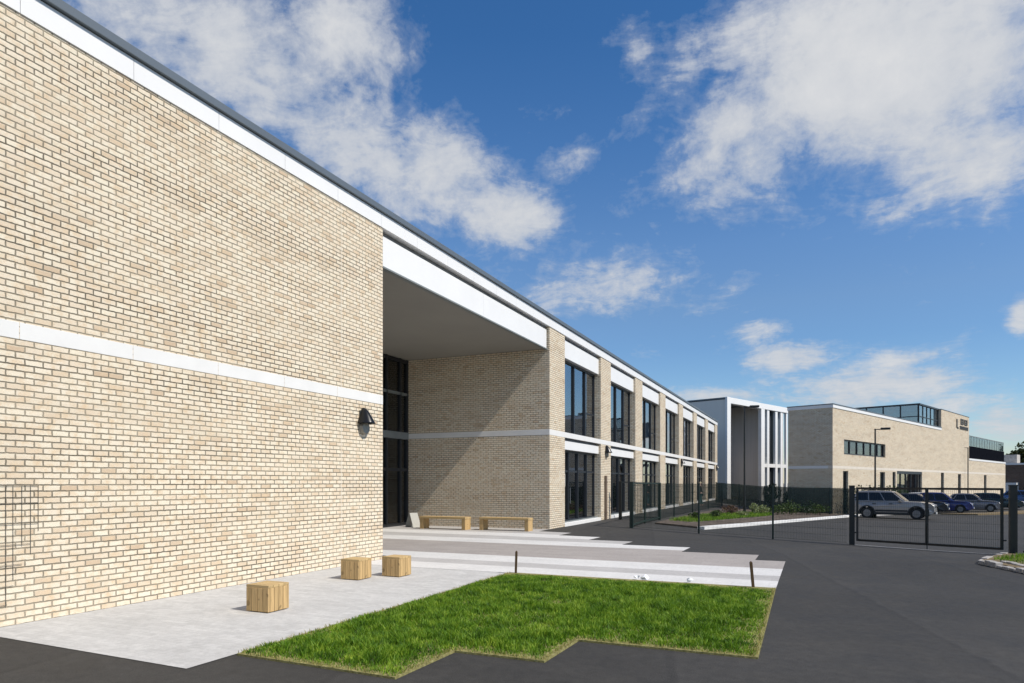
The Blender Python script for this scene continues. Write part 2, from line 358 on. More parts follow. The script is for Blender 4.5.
for px, py, rx, ry, tilt, wt in CLOUDS:
    a0, e0 = pix_azel(px, py); ax, _ = pix_azel(px+rx, py); _, ey = pix_azel(px, py-ry)
    rx_, ry_ = abs(ax-a0), abs(ey-e0); ct, st = math.cos(R(tilt)), math.sin(R(tilt))
    da = k.math('SUBTRACT', az, a0); de = k.math('SUBTRACT', el, e0)
    p = k.math('DIVIDE', k.math('ADD', k.math('MULTIPLY', da, ct), k.math('MULTIPLY', de, st)), rx_)
    q = k.math('DIVIDE', k.math('SUBTRACT', k.math('MULTIPLY', de, ct), k.math('MULTIPLY', da, st)), ry_)
    g = k.math('MULTIPLY', k.math('EXPONENT', k.math('MULTIPLY', k.math('ADD', k.math('MULTIPLY', p, p), k.math('MULTIPLY', q, q)), -.9)), wt)
    dens = g if dens is None else k.math('MAXIMUM', dens, g)
# the rest of the sky (behind and beside the view) carries scattered cloud as well
away = k.math('GREATER_THAN', k.math('ABSOLUTE', k.math('ADD', az, YAW)), 1.1)
els = k.math('MULTIPLY', away, k.math('MULTIPLY', fbm2, .62)); dens = k.math('MAXIMUM', dens, els)
fbm4 = k.noise(pv.outputs[0], 21, 7, .62)
det = k.math('ADD', k.math('MULTIPLY', k.math('SUBTRACT', fbm4, .5), .6), k.math('ADD', k.math('MULTIPLY', k.math('SUBTRACT', fbm, .5), 1.15), k.math('MULTIPLY', k.math('SUBTRACT', fbm3, .5), 1.05)))
body = k.math('ADD', dens, det)
mask = k.ramp(body, [(.20, 0.), (.38, .16), (.56, .55), (.78, .86), (1.1, .96)])
nt = k.t.nodes[-1] if False else None
shade = k.math('ADD', k.math('ADD', k.math('MULTIPLY', fbm2, .45), k.math('MULTIPLY', body, .22)), k.math('MULTIPLY', k.math('ADD', fbm, fbm3), .18))
ccol = k.ramp(shade, [(.30, (.58,.66,.78)), (.55, (.76,.79,.84)), (.85, (.96,.96,.96))])
cbg = k.n('ShaderNodeBackground'); k.l(ccol, cbg.inputs[0]); cbg.inputs[1].default_value = .80
ms = k.n('ShaderNodeMixShader'); k.l(mask, ms.inputs[0]); k.l(bg.outputs[0], ms.inputs[1]); k.l(cbg.outputs[0], ms.inputs[2])
wo = k.n('ShaderNodeOutputWorld'); k.l(ms.outputs[0], wo.inputs[0])
scene.view_settings.view_transform = 'Standard'; scene.view_settings.look = 'None'; scene.view_settings.gamma = 1; scene.view_settings.exposure = 0.0
scene.cycles.max_bounces = 8; scene.cycles.transparent_max_bounces = 24

# ------------------------------------------------------------------ ground and sheets
def drape(name, outline, off, mat, cell=1.0, thick=0.0):
    """flat outline laid on the terrain, optionally with a raised edge"""
    bm = bmesh.new(); vs = [bm.verts.new((x, y, 0)) for x, y in outline]; bm.faces.new(vs)
    xs = [p[0] for p in outline]; ys = [p[1] for p in outline]
    for lo, hi, ax in ((min(xs), max(xs), 0), (min(ys), max(ys), 1)):
        c = math.floor(lo/cell)*cell + cell
        while c < hi:
            n = [0,0,0]; n[ax] = 1; p = [0,0,0]; p[ax] = c
            bmesh.ops.bisect_plane(bm, geom=bm.verts[:]+bm.edges[:]+bm.faces[:], plane_co=p, plane_no=n, dist=1e-5); c += cell
    bmesh.ops.recalc_face_normals(bm, faces=bm.faces)
    for f in bm.faces:
        if f.normal.z < 0: f.normal_flip()
    if thick:
        r = bmesh.ops.extrude_face_region(bm, geom=bm.faces[:])
        top = [e for e in r['geom'] if isinstance(e, bmesh.types.BMVert)]
        ts = set(top)
        for v in bm.verts: v.co.z = ground_z(v.co.x, v.co.y) + off + (thick if v in ts else -.02)
    else:
        for v in bm.verts: v.co.z = ground_z(v.co.x, v.co.y) + off
    bmesh.ops.recalc_face_normals(bm, faces=bm.faces)
    me = bpy.data.meshes.new(name); bm.to_mesh(me); bm.free(); me.materials.append(mat)
    o = bpy.data.objects.new(name, me); COL.objects.link(o); return o
def ground():
    xs = sorted(set([-600,-300,-150,-60,-20] + [i*1.0 for i in range(-8, 30)] + list(range(30, 80, 5)) + [100,150,300,600]))
    ys = sorted(set([-600,-300,-100,-40,-20] + [i*1.0 for i in range(-10, 70)] + list(range(70, 160, 5)) + [200,300,600,1000]))
    v = [(x, y, ground_z(x, y)) for y in ys for x in xs]; n = len(xs)
    f = [(j*n+i, j*n+i+1, (j+1)*n+i+1, (j+1)*n+i) for j in range(len(ys)-1) for i in range(n-1)]
    return rawmesh('ground', v, f, M['asphalt'])
struct(ground())
struct(drape('pavement', [(0.0,4.60),(3.5,4.50),(3.52,11.72),(0.0,11.72)], .006, M['concrete']))
YS = [11.74, 12.62, 13.32, 14.42, 17.35, 18.6, 19.75, 21.0]
# stepped outer edge of the paving: bands that end in stairs
def band(name, y0, y1, mat, x0=-6.2, ends=None):
    pts = [(x0, y0)]
    for (a, b, x) in ends: pts += [(x, a), (x, b)]
    pts += [(x0, y1)]
    return struct(drape(name, pts, .006, mat))
def xe(y): return 8.22 if y < 15.85 else 7.6 if y < 17.0 else 5.8 if y < 18.35 else 3.95 if y < 19.6 else 2.6 if y < 20.85 else 1.2
def bandx(name, y0, y1, mat, x0):
    cuts = [y0] + [c for c in (15.85, 17.0, 18.35, 19.6, 20.85) if y0 < c < y1] + [y1]
    return band(name, y0, y1, mat, x0, [(a, b, xe((a+b)/2)) for a, b in zip(cuts, cuts[1:])])
bandx('paving_strip', YS[0], YS[1], M['pave_white'], 0.0)
bandx('paving_strip', YS[1], YS[2], M['pave_grey'], -.05)
bandx('paving_strip', YS[2], YS[3], M['pave_white'], -6.2)
bandx('paving_strip', YS[3], YS[4], M['pave_taupe'], -6.2)
bandx('paving_strip', YS[4], YS[5], M['pave_white'], -6.2)
bandx('paving_strip', YS[5], YS[6], M['pave_grey'], -6.2)
bandx('paving_strip', YS[6], YS[7], M['pave_white'], -6.2)
struct(drape('paving_strip', [(-6.2,21.0),(1.2,21.0),(1.2,22.1),(.0,22.1),(.0,23.16),(-6.2,23.16)], .006, M['pave_grey']))

# lawn in front
LAWN = [(3.54,5.06),(5.44,5.0),(5.46,6.04),(6.43,6.04),(6.45,7.0),(8.28,7.0),(8.22,11.72),(3.54,11.72)]
struct(drape('lawn_soil', LAWN, .008, M['straw'], 1.0, .012))
def inside(P, poly):
    x, y = P[:,0], P[:,1]; r = np.zeros(len(P), bool); n = len(poly)
    for i in range(n):
        (x0,y0),(x1,y1) = poly[i], poly[(i+1)%n]
        c = ((y0 > y) != (y1 > y)); xi = (x1-x0)*(y-y0)/((y1-y0) if y1 != y0 else 1e-9)+x0; r ^= c & (x < xi)
    return r
def edge_dist(P, poly):
    d = np.full(len(P), 9.)
    for i in range(len(poly)):
        a = np.array(poly[i]); b = np.array(poly[(i+1)%len(poly)]); ab = b-a
        t_ = np.clip(((P-a)@ab)/(ab@ab), 0, 1); d = np.minimum(d, np.linalg.norm(P-(a+t_[:,None]*ab), axis=1))
    return d
def blades(name, P, h, wd, z, mat, lean=.5):
    n = len(P); a = RNG.uniform(0, 2*np.pi, n); ln = RNG.uniform(.1, lean, n)*h; la = RNG.uniform(0, 2*np.pi, n)
    dx, dy = np.cos(a)*wd/2, np.sin(a)*wd/2; lx, ly = np.cos(la)*ln, np.sin(la)*ln
    V = np.zeros((n, 5, 3))
    V[:,0] = np.stack([P[:,0]-dx, P[:,1]-dy, z], 1); V[:,1] = np.stack([P[:,0]+dx, P[:,1]+dy, z], 1)
    V[:,2] = np.stack([P[:,0]+dx*.8+lx*.35, P[:,1]+dy*.8+ly*.35, z+h*.6], 1); V[:,3] = np.stack([P[:,0]-dx*.8+lx*.35, P[:,1]-dy*.8+ly*.35, z+h*.6], 1)
    V[:,4] = np.stack([P[:,0]+lx, P[:,1]+ly, z+h], 1)
    me = bpy.data.meshes.new(name); me.vertices.add(n*5); me.vertices.foreach_set('co', V.reshape(-1))
    base = np.arange(n)*5
    loops = np.stack([base, base+1, base+2, base+3, base+3, base+2, base+4], 1).reshape(-1)
    me.loops.add(n*7); me.loops.foreach_set('vertex_index', loops.astype(np.int32))
    me.polygons.add(n*2); ls = np.stack([np.arange(n)*7, np.arange(n)*7+4], 1).reshape(-1)
    me.polygons.foreach_set('loop_start', ls.astype(np.int32)); me.update(calc_edges=True); me.validate()
    me.materials.append(mat); o = bpy.data.objects.new(name, me); COL.objects.link(o); return o
def scatter(poly, n):
    a = np.array(poly); P = RNG.uniform(a.min(0), a.max(0), (n, 2)); return P[inside(P, poly)]
def vnoise(P, s, seed):
    r = np.random.default_rng(seed); g = r.uniform(0, 1, (64, 64)); q = P*s; i = np.floor(q).astype(int); fr = q-i; fr = fr*fr*(3-2*fr)
    G = lambda a, b: g[a % 64, b % 64]
    return (G(i[:,0],i[:,1])*(1-fr[:,0])+G(i[:,0]+1,i[:,1])*fr[:,0])*(1-fr[:,1])+(G(i[:,0],i[:,1]+1)*(1-fr[:,0])+G(i[:,0]+1,i[:,1]+1)*fr[:,0])*fr[:,1]
P = scatter(LAWN, 150000); ed = edge_dist(P, LAWN)
cl = np.clip((vnoise(P, 2.6, 1)*.35 + vnoise(P, 7.5, 2)*.4 + vnoise(P, 17, 3)*.25-.5)*1.9+.5, 0, 1)
keep = (ed > .005+.035*vnoise(P, 5, 5)) & (RNG.uniform(0, 1, len(P)) < np.clip((ed)/.12, .3, 1)*(.55+.65*cl)) & ~((P[:,1] > 11.45+.15*vnoise(P, 4, 9)) & (RNG.uniform(0, 1, len(P)) < .85))
P, cl, ed = P[keep], cl[keep], ed[keep]
tag(blades('lawn_grass', P, (.025+.085*cl*RNG.uniform(.6, 1.25, len(P)))*np.clip(ed/.25, .5, 1)*np.clip((11.68-P[:,1])/.9, .3, 1), RNG.uniform(.006, .011, len(P)), np.full(len(P), .018), M['grass'], .95), kind='stuff')
P = scatter(LAWN, 60000); ed = edge_dist(P, LAWN); P = P[(ed < .02+.07*vnoise(P, 4, 8)) & (P[:,1] < 11.6)]
tag(blades('dry_grass_edge', P, RNG.uniform(.015, .05, len(P)), RNG.uniform(.005, .009, len(P)), np.full(len(P), .018), M['grass_dry'], .9), kind='stuff')

# right-hand verge with a sett edge
VERGE = [(12.02,17.15),(12.55,15.3),(13.6,13.6),(20,11.5),(24,19.5),(13.65,20.9),(13.2,20.7)]
struct(drape('verge_soil', VERGE, .01, M['soil'], 1.0, .06))
P = scatter([(12.28,17.45),(12.82,15.6),(13.8,14.0),(20,12.2),(23.5,19.2),(13.75,20.65)], 60000)
gz = np.array([ground_z(*p) for p in P])
tag(blades('verge_grass', P, RNG.uniform(.04, .10, len(P)), RNG.uniform(.007, .012, len(P)), gz+.06, M['grass'], .7), kind='stuff')
m = MB()
for a, b, wdt, n in (((12.0,17.1),(13.22,20.85),.13,9), ((12.0,17.0),(12.55,15.2),.16,9), ((12.55,15.2),(13.65,13.5),.16,9), ((12.25,17.35),(12.75,15.6),.14,9)):
    for i in range(n):
        t0, t1 = (i+.04)/n, (i+.95)/n; h = random.uniform(.045, .115)
        p0 = (a[0]+(b[0]-a[0])*t0, a[1]+(b[1]-a[1])*t0); p1 = (a[0]+(b[0]-a[0])*t1, a[1]+(b[1]-a[1])*t1)
        zz0, zz1 = ground_z(*p0), ground_z(*p1)
        m.obox((p0[0], p0[1], zz0+h/2), (p1[0], p1[1], zz1+h/2), wdt*random.uniform(.88, 1.05), h)
tag(m.build('sett_kerb', M['kerb'], bevel=.012), 'pale granite sett edging round the grass verge by the gate', 'kerb')

# planting bed beyond the fence
BED = [(2.55,29.2),(4.85,27.75),(10.55,46.9),(11.2,49.2),(9.4,51.0),(4.0,55.5),(2.75,45),(2.5,36)]
struct(drape('planting_bed', BED, .012, M['mulch'], 1.0, .05))
m = MB(); pts = [(4.75,27.3)] + [(4.75+(10.6-4.75)*i/14, 27.3+(47.0-27.3)*i/14) for i in range(1, 15)] + [(11.4,50.0)]
for a, b in zip(pts, pts[1:]): m.obox((a[0], a[1], ground_z(*a)+.05), (b[0], b[1], ground_z(*b)+.05), .30, .13)
tag(m.build('white_kerb', M['band'], bevel=.01), 'long white kerb between the car park and the planting bed', 'kerb')
STRIP = [(2.7,31.3),(3.9,31.0),(5.0,36),(6.6,44),(6.2,47.5),(4.6,44.0),(3.3,38.0)]
P = scatter(STRIP, 26000); gz = np.array([ground_z(*p) for p in P])
P_ok = RNG.uniform(0, 1, len(P)) < .35+.65*vnoise(P, .9, 4)
tag(blades('bed_grass', P[P_ok], RNG.uniform(.06, .2, P_ok.sum()), RNG.uniform(.012, .022, P_ok.sum()), gz[P_ok]+.05, M['grass'], .8), kind='stuff')

# ------------------------------------------------------------------ main building
Y0, SP, PW, NB = 23.16, 6.522, 1.66, 7
YC, YL, YE = 12.68, -12.0, Y0+NB*SP+PW
ZT, ZB0, ZB1 = 7.38, 3.447, 3.651
main = thing('school_building', 'long cream brick two storey building with white fascia, deep entrance recess and seven window bays', 'building')
# walls (brick)
m = MB()
m.box(-8, 0, YL, YC, -.3, ZT)                                   # blank block
m.box(-6.1, -.46, Y0, Y0+.4, -.3, ZT)                           # end wall of the recess
for i in range(NB+1):
    y = Y0+SP*i; m.box(-.46, 0, y, y+PW, -.3, ZT)
m.box(-8, -.47, YE-.4, YE, -.3, ZT)
m.box(-8.4, -8.003, YL, YE, -.3, ZT+.2)
m.build('wall', M['brick'], main)
MB().box(-.02, .002, 11.215, 11.229, 0, ZB0-.002).build('movement_joint', M['band_cream'], main)
MB().box(-.02, .002, 11.215, 11.229, ZB1+.002, ZT-.002).build('movement_joint', M['band_cream'], main)
# string course in stone lengths
m = MB()
def course(y0, y1, step=1.5, z0=ZB0, z1=ZB1, x0=-.06, x1=.004, gap=.007):
    y = y0
    while y < y1-.01:
        e = min(y+step, y1); m.box(x0, x1, y, e-(gap if e < y1 else 0), z0, z1); y = e
course(5.1-1.5*11, YC+.004)
m.build('string_course', M['band'], main, bevel=.004); m = MB()
course(Y0-.004, YE+.004, SP/4)
m.box(-6.1, -.06, Y0-.004, Y0+.1, ZB0, ZB1)
m.build('string_course', M['band'], main, bevel=.004)
m = MB()
y = 5.1-1.5*11
while y < YE:
    e = min(y+1.5, YE+.02); m.box(-.5, .02, y, e-.006, ZT+.002, 7.69); y = e
m.build('fascia', M['white'], main, bevel=.004)
MB().box(-.45, .008, YL, YE, ZT+.01, 7.68).build('fascia_backing', M['joint'], main)
MB().box(-.6, .075, YL, YE+.07, 7.70, 7.83).build('coping', M['coping'], main, bevel=.01)
MB().box(-8.4, -.61, YL, YE, 7.55, 7.66).build('roof', M['coping'], main)
# recess: soffit, beam, glazed screen
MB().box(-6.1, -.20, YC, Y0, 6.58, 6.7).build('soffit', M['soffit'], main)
m = MB()
yy = [YC+.01, YC+5.24, Y0-.07]
for a, b in zip(yy, yy[1:]): m.box(-.20, -.09, a+.003, b-.003, 6.585, 7.26)
m.build('entrance_beam', M['white'], main, bevel=.004)
MB().box(-.30, -.15, YC, Y0, 7.0, ZT).build('beam_shadow_strip', M['joint'], main)  # dark strip painting the fascia's shadow line above the beam
MB().box(-.20, -.07, YC, Y0, 6.545, 6.582).build('beam_trim', M['frame_grey'], main)
scr = MB()
vy = [YC+.06] + [YC+1.5*i for i in range(1, 7)] + [22.62, Y0-.06]
for y in vy: scr.box(-6.16, -6.02, y-.05, y+.05, 0, 6.58)
for z in (.07, 2.21, 6.5): scr.box(-6.15, -6.03, YC, Y0, z-.06, z+.06)
screen = scr.build('entrance_screen', M['frame'], main)
MB().box(-6.17, -6.012, YC, Y0, 3.42, 3.69).build('transom_panel', M['frame_grey'], screen)
MB().box(-6.165, -6.02, YC, Y0, 5.15, 5.25).build('transom', M['frame_grey'], screen)
MB().box(-6.10, -6.085, YC, Y0, .02, 6.56).build('pane', M['glass_dark'], screen)
# interior shell
m = MB(); m.box(-7.9, -.5, Y0+.4, YE-.4, 3.40, 3.60); m.box(-7.9, -.5, Y0+.4, YE-.4, 6.9, 7.1)
m.box(-7.95, -7.8, YC, YE-.4, 0, 7.1)
for i in (2, 4, 6): m.box(-7.8, -.5, Y0+SP*i+.7, Y0+SP*i+.85, 0, 6.9)
m.build('interior_wall', M['interior'], main)
MB().box(-7.9, -.33, Y0+.4, YE-.4, -.02, .03).build('interior_floor', M['interior_dark'], main)
MB().box(-7.8, -6.2, YC, Y0, -.02, .03).build('interior_floor', M['interior_dark'], main)
# bays
bl = [1.72, 1.0, .55, .3, .2, .5, .3]
for i in range(NB):
    a, b = Y0+SP*i+PW, Y0+SP*(i+1)
    MB().box(-.30, -.10, a+.004, b-.004, 6.585, 7.27).build('spandrel_panel', M['white'], main, bevel=.004)
    MB().box(-.32, -.20, a, b, 7.2, ZT).build('panel_shadow_strip', M['joint'], main)  # fascia's shadow on the panel, put in as a dark strip
    MB().box(-.30, -.10, a+.004, b-.004, 3.0, 3.34).build('spandrel_panel', M['white'], main, bevel=.004)
    MB().box(-.32, -.22, a, b, 3.3, 3.46).build('panel_shadow_strip', M['joint'], main)  # shade under the string course, put in as a dark strip
    MB().box(-.36, .012, a+.004, b-.004, -.05, .13).build('threshold', M['band'], main, bevel=.006)
    for z0, z1, low in ((ZB1, 6.585, 0), (.13, 3.0, 1)):
        f = MB(); X0, X1 = -.40, -.29
        for y in (a+.04, b-.04): f.box(X0, X1, y-.04, y+.04, z0, z1)
        mull = [a+1.95, a+3.45] if not low else [a+1.25, a+2.45, a+3.65]
        for y in mull: f.box(X0, X1+.02, y-.04, y+.04, z0+.08, z1-.08)
        for z in (z0+.04, z1-.04): f.box(X0, X1, a+.08, b-.08, z-.04, z+.04)
        if low: f.box(X0, X1-.01, a+.08, b-.08, 2.12, 2.2)
        else:
            f.box(X0, X1-.01, a+3.49, b-.08, z0+1.05, z0+1.11)
        fo = f.build('window', M['frame'], main)
        MB().box(-.352, -.338, a+.05, b-.05, z0+.05, z1-.05).build('pane', M['glass'], fo)
        MB().box(-.42, -.13, a+.004, b-.004, z0-.001, z0+.03).build('sill', M['frame_grey'], fo)
        if not low and bl[i] > 0:
            MB().box(-.50, -.49, a+.1, a+3.4, z1-.15-bl[i]*(z1-z0)*.55, z1-.1).build('blind', M['blind_blue'], fo)
        if low and i in (0, 1, 3, 5):
            n = MB()
            for q in range(9):
                yy0 = a+2.5+q*.1; n.box(-.60-.03*(q % 2), -.585-.03*(q % 2), yy0, yy0+.085, .4, 2.9)
            n.build('blind', M['blind'], fo)
        if low and i in (0, 2):
            hb = MB(); hb.cyl((-.26, a+1.4, .85), (-.26, a+1.4, 1.5), .016, n=8); hb.box(-.30, -.25, a+1.385, a+1.415, .9, .93); hb.box(-.30, -.25, a+1.385, a+1.415, 1.42, 1.45)
            hb.build('door_handle', M['rim'], fo)
            MB().box(-.337, -.333, a+.35, a+1.0, 1.55, 2.05).build('notice', M['board'], fo)

# wall lamps
def wall_lamp(loc, label, g='hooded lamps on the long facade'):
    t_ = thing('wall_lamp', label, 'lamp', loc, 0, g)
    MB().cyl((0.0,0,-.13), (.10,0,-.13), .145, .125, 24).build('lamp_lens', M['lens'], t_, bevel=.01)
    MB().box(0, .03, -.12, .12, -.06, .24).build('back_plate', M['black'], t_, bevel=.008)
    h = MB(); n = 14; rings = [(.30, .035, .05), (.24, .075, .12), (.12, .13, .20), (.0, .18, .27), (-.04, .20, .29)]
    for z, ry, rx in rings:
        for k_ in range(n+1):
            an = -math.pi/2+math.pi*k_/n; h.v.append((rx*math.cos(an)+.012, ry*math.sin(an), z))
    for j in range(len(rings)-1):
        for k_ in range(n): q = j*(n+1)+k_; h.f.append((q, q+1, q+n+2, q+n+1))
    h.f.append(tuple(range(n, -1, -1)))
    o = h.build('lamp_hood', M['lampblack'], t_, smooth=True)
    md = o.modifiers.new('Solid', 'SOLIDIFY'); md.thickness = .008
    return t_
L0 = wall_lamp((0, 11.94, 3.0), 'largest looking hooded black wall lamp, on the blank brick wall before the entrance recess')
for i, txt in ((1, 'black hooded lamp on the second brick pier, just above the brown pipe'), (4, 'small black hooded lamp on the fifth brick pier, mid way along the bays'), (7, 'small black hooded lamp at the far end of the brick facade')):
    y = Y0+SP*i+PW*.5; lamp = copy_thing(L0, (0, y, 3.12), 0, txt)
# trellis
t_ = thing('wall_trellis', 'thin dark wire trellis with stepped lower edge on the brick wall', 'trellis', (0.0, 5.0, 0))
m = MB()
cols = [(.31, 1.12), (.22, .85), (.12, .95), (.02, .55), (-.06, .24)]
for q in range(14): cols.append((-.16-.1*q, .24 if q < 8 else .3))
for y, zb in cols: m.cyl((.010, y, zb), (.010, y, 1.68), .0035, n=6)
m.build('upright_wire', M['wire'], t_)
m = MB()
for z, ymax in ((1.68, .31), (1.47, .31), (1.22, .31), (.97, .22), (.73, .12), (.48, .02), (.26, -.06)): m.cyl((.014, -1.5, z), (.014, ymax, z), .0035, n=6)
m.build('cross_wire', M['wire'], t_)
# brown pipe on pier 1
t_ = thing('brown_pipe', 'slim brown pipe standing against the second brick pier', 'pipe', (.06, Y0+SP+.62, 0))
MB().box(-.055, .055, -.07, .07, 0, 2.02).build('shaft', M['brown_pipe'], t_, bevel=.01)
for z in (.3, 1.7): MB().box(-.058, .062, -.085, .085, z, z+.05).build('bracket', M['brown_pipe'], t_)

# ------------------------------------------------------------------ rotated far buildings
HEAD = R(20.996)                                                     # their fronts run at this heading from +Y
def far_thing(name, label, cat, x, y, z): return thing(name, label, cat, (x, y, z), -HEAD)   # local +Y along the front, +X outwards
# hall (second brick building): local x<0 is inside
B = far_thing('brick_hall', 'cream brick hall with strip window, dark shaded end and dark lettering near its top', 'building', 9.97, 50.8, -.80)
H = 7.84-.30
m = MB(); LEN = 40.15; D0 = 3.3
TH, TS = 7.05+.8, 8.8+.8
def wall_with(m, y0, y1, z0, z1, holes, x0=-.35, x1=0):
    """front wall strip cut round rectangular openings"""
    ys = sorted(set([y0, y1]+[v for h in holes for v in h[:2]])); zs = sorted(set([z0, z1]+[v for h in holes for v in h[2:]]))
    for a, b in zip(ys, ys[1:]):
        run = None
        for c, d_ in zip(zs, zs[1:]):
            cy, cz = (a+b)/2, (c+d_)/2
            solid = not any(h[0] < cy < h[1] and h[2] < cz < h[3] for h in holes)
            if solid: run = (run[0], d_) if run else (c, d_)
            if (not solid or d_ == zs[-1]) and run: m.box(x0, x1, a, b, run[0], run[1]); run = None
G0 = .80
holes = [(2.13,11.26,3.67+G0,4.72+G0),(1.94,2.95,-.1,2.51+G0),(9.93,11.16,-.1,2.52+G0),(13.1,13.9,-.1,2.55+G0),(14.28,21.69,-.1,2.80+G0),(28.31,29.45,-.1,2.72+G0),(35.16,36.47,-.1,2.58+G0),(47.83,49.22,-.1,2.57+G0)]
wall_with(m, 0, LEN, -.5, TH-.28, [h for h in holes if h[0] < LEN])
wall_with(m, LEN, 60.9, -.5, 4.33+G0-.2, [h for h in holes if h[0] > LEN])
m.box(-3.03, -.35, 0, .35, -.5, TH-.28); m.box(-3.03, -2.7, .35, 11, -.5, TH-.28); m.box(-7, -2.7, 11, 11.35, -.5, TH-.28)
m.box(-.35, 0, 28.4, LEN, TH-.28, TS)                               # raised block
m.box(-6, -.36, LEN-.35, LEN-.001, 4, TS); m.box(-6, -.36, 28.4, 28.75, TH-.28, TS)
m.box(-14, -.36, 60.5, 60.9, -.5, 4.33+G0-.2)
m.build('wall', M['brick'], B)
MB().box(-.30, .006, -.006, 60.9, 2.85+G0-.20, 2.85+G0).build('string_course', M['band_cream'], B)
MB().box(-3.036, -.301, -.006, .2, 2.85+G0-.20, 2.85+G0).build('string_course', M['band'], B)
m = MB(); m.box(-.4, .04, -.04, 28.39, TH-.28, TH-.06); m.box(-3.07, -.4, -.04, .3, TH-.28, TH-.06); m.box(-.4, .04, LEN+.01, 60.94, 4.33+G0-.2, 4.33+G0)
m.build('fascia', M['white'], B)
m = MB(); m.box(-.5, .07, -.07, 28.38, TH-.06, TH); m.box(-3.10, -.5, -.07, .4, TH-.06, TH); m.box(-6, .03, 28.38, LEN+.03, TS, TS+.05)
m.build('coping', M['coping'], B)
m = MB(); m.box(-3.0, -.36, .36, 11, TH-.5, TH-.32); m.box(-7, -.36, 11, LEN-.36, TH-.51, TH-.33); m.box(-14, -.36, LEN, 60.5, 4.1+G0-.2, 4.33+G0-.1); m.box(-6, -.36, 28.76, LEN-.36, TS-.3, TS-.1)
m.build('roof', M['coping'], B)
for h in holes:
    f = MB(); y0, y1, z0, z1 = h; z0 = max(z0, 0)
    for y in (y0+.05, y1-.05): f.box(-.22, -.12, y-.05, y+.05, z0, z1)
    for z in (z0+.05, z1-.05): f.box(-.22, -.12, y0, y1, z-.05, z+.05)
    nm = max(0, round((y1-y0)/1.5)-1)
    for q in range(nm): yy = y0+(y1-y0)*(q+1)/(nm+1); f.box(-.21, -.11, yy-.05, yy+.05, z0, z1)
    fo = f.build('window', M['frame'], B)
    MB().box(-.18, -.17, y0, y1, z0, z1).build('pane', M['glass' if 7 < y1-y0 < 8 else 'glass_dark'], fo)
    if y1-y0 > 5 and z0 > 2:
        for q in (0, 2, 4): MB().box(-.60, -.58, y0+.25+q*1.5, y0+1.2+q*1.5, z0, z1).build('blind', M['blind'], fo)
MB().box(-.2, -.02, 14.3, 21.67, 2.80+G0-.38, 2.80+G0-.004).build('door_header', M['frame'], B)
MB().box(-6.9, -6.7, 11.4, 60.4, 0, 4.5).build('interior_wall', M['interior_dark'], B)
# glazed lantern standing on the roof line
lz0, lz1 = TH-.3, 8.72+.8
f = MB(); f.box(-9.3, -.15, 21.6, 28.35, lz1, lz1+.14)
for q in range(6): y = 21.69+q*1.32; f.box(-.32, -.22, y-.05, y+.05, lz0, lz1)
for q in range(7): x = -.3-q*1.45; f.box(x-.05, x+.05, 21.64, 21.74, lz0, lz1)
f.box(-9.1, -.25, 21.65, 21.73, lz0+.9, lz0+.98); f.box(-.31, -.23, 21.7, 28.3, lz0+.9, lz0+.98)
lo = f.build('roof_lantern', M['frame'], B)
n = MB(); n.box(-9.1, -.28, 21.68, 21.70, lz0, lz1); n.box(-.285, -.265, 21.70, 28.3, lz0, lz1)
n.build('pane', M['glass'], lo)
MB().box(-9.0, -3.0, 24.5, 28.3, lz0, lz1-.05).build('core_wall', M['interior'], lo)
MB().box(-11.3, -9.4, 22, 28, TH-.3, lz1-.35).build('roof_plant', M['coping'], B)
# terrace screen on the low wing
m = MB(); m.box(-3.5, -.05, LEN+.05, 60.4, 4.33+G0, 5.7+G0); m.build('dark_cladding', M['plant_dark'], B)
f = MB()
for q in range(15): y = LEN+.1+q*1.42; f.box(-.12, -.08, y-.025, y+.025, 5.7+G0, 6.85+G0)
f.box(-.13, -.07, LEN+.05, 60.2, 6.80+G0, 6.88+G0)
ba = f.build('balustrade', M['frame_grey'], B)
MB().box(-.105, -.095, LEN+.1, 60.1, 5.72+G0, 6.8+G0).build('pane', M['glass_pale'], ba)
# emblem and lettering near the top corner (too small in the photo to read)
sg = MB(); zz = 7.3+G0
sg.box(.0, .06, 34.4, 34.75, zz+.1, zz+.95); sg.box(0, .06, 34.75, 35.3, zz+.02, zz+.12)
sgo = sg.build('wall_emblem', M['sign'], B)
sg = MB()
for y0, y1 in ((36.2,37.5),(37.9,39.2)):
    for a, b, c, e in ((0,1,.0,.16),(0,1,.62,.78),(0,.28,.16,.62),(.72,1,.16,.62),(.28,.72,.32,.44)):
        sg.box(0, .06, y0+(y1-y0)*a, y0+(y1-y0)*b, zz+.52+c*.75, zz+.52+e*.75)
for q in range(7): y = 35.9+q*.53; sg.box(0, .06, y, y+.38, zz+.0, zz+.34); 
sg.build('lettering', M['sign'], sgo)

# pavilion with white frame
PV = far_thing('entrance_pavilion', 'tall grey pavilion with white framed deep porch and white fins', 'building', .369, 75.03, -.3)
ph = 10.72+.3
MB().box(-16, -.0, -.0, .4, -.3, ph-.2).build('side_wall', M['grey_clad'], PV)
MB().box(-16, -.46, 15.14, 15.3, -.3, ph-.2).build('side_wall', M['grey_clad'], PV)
m = MB(); m.box(-16, .05, -.06, 15.3, ph-.12, ph+.02); m.build('roof', M['coping'], PV)
m = MB(); m.box(-.03, .22, -.25, .55, -.3, ph+.02); m.box(-.5, .2, .55, 15.14, ph-.62, ph+.01); m.box(-.2, .2, 7.85, 8.75, -.3, ph-.62); 
m.build('white_frame', M['white'], PV, bevel=.02)
m = MB()
for a, b in ((9.55,10.1),(11.75,12.35),(13.2,13.75),(14.75,15.14)): m.box(-.12, .12, a, b, -.3, ph-.62)
m.build('fin', M['white'], PV)
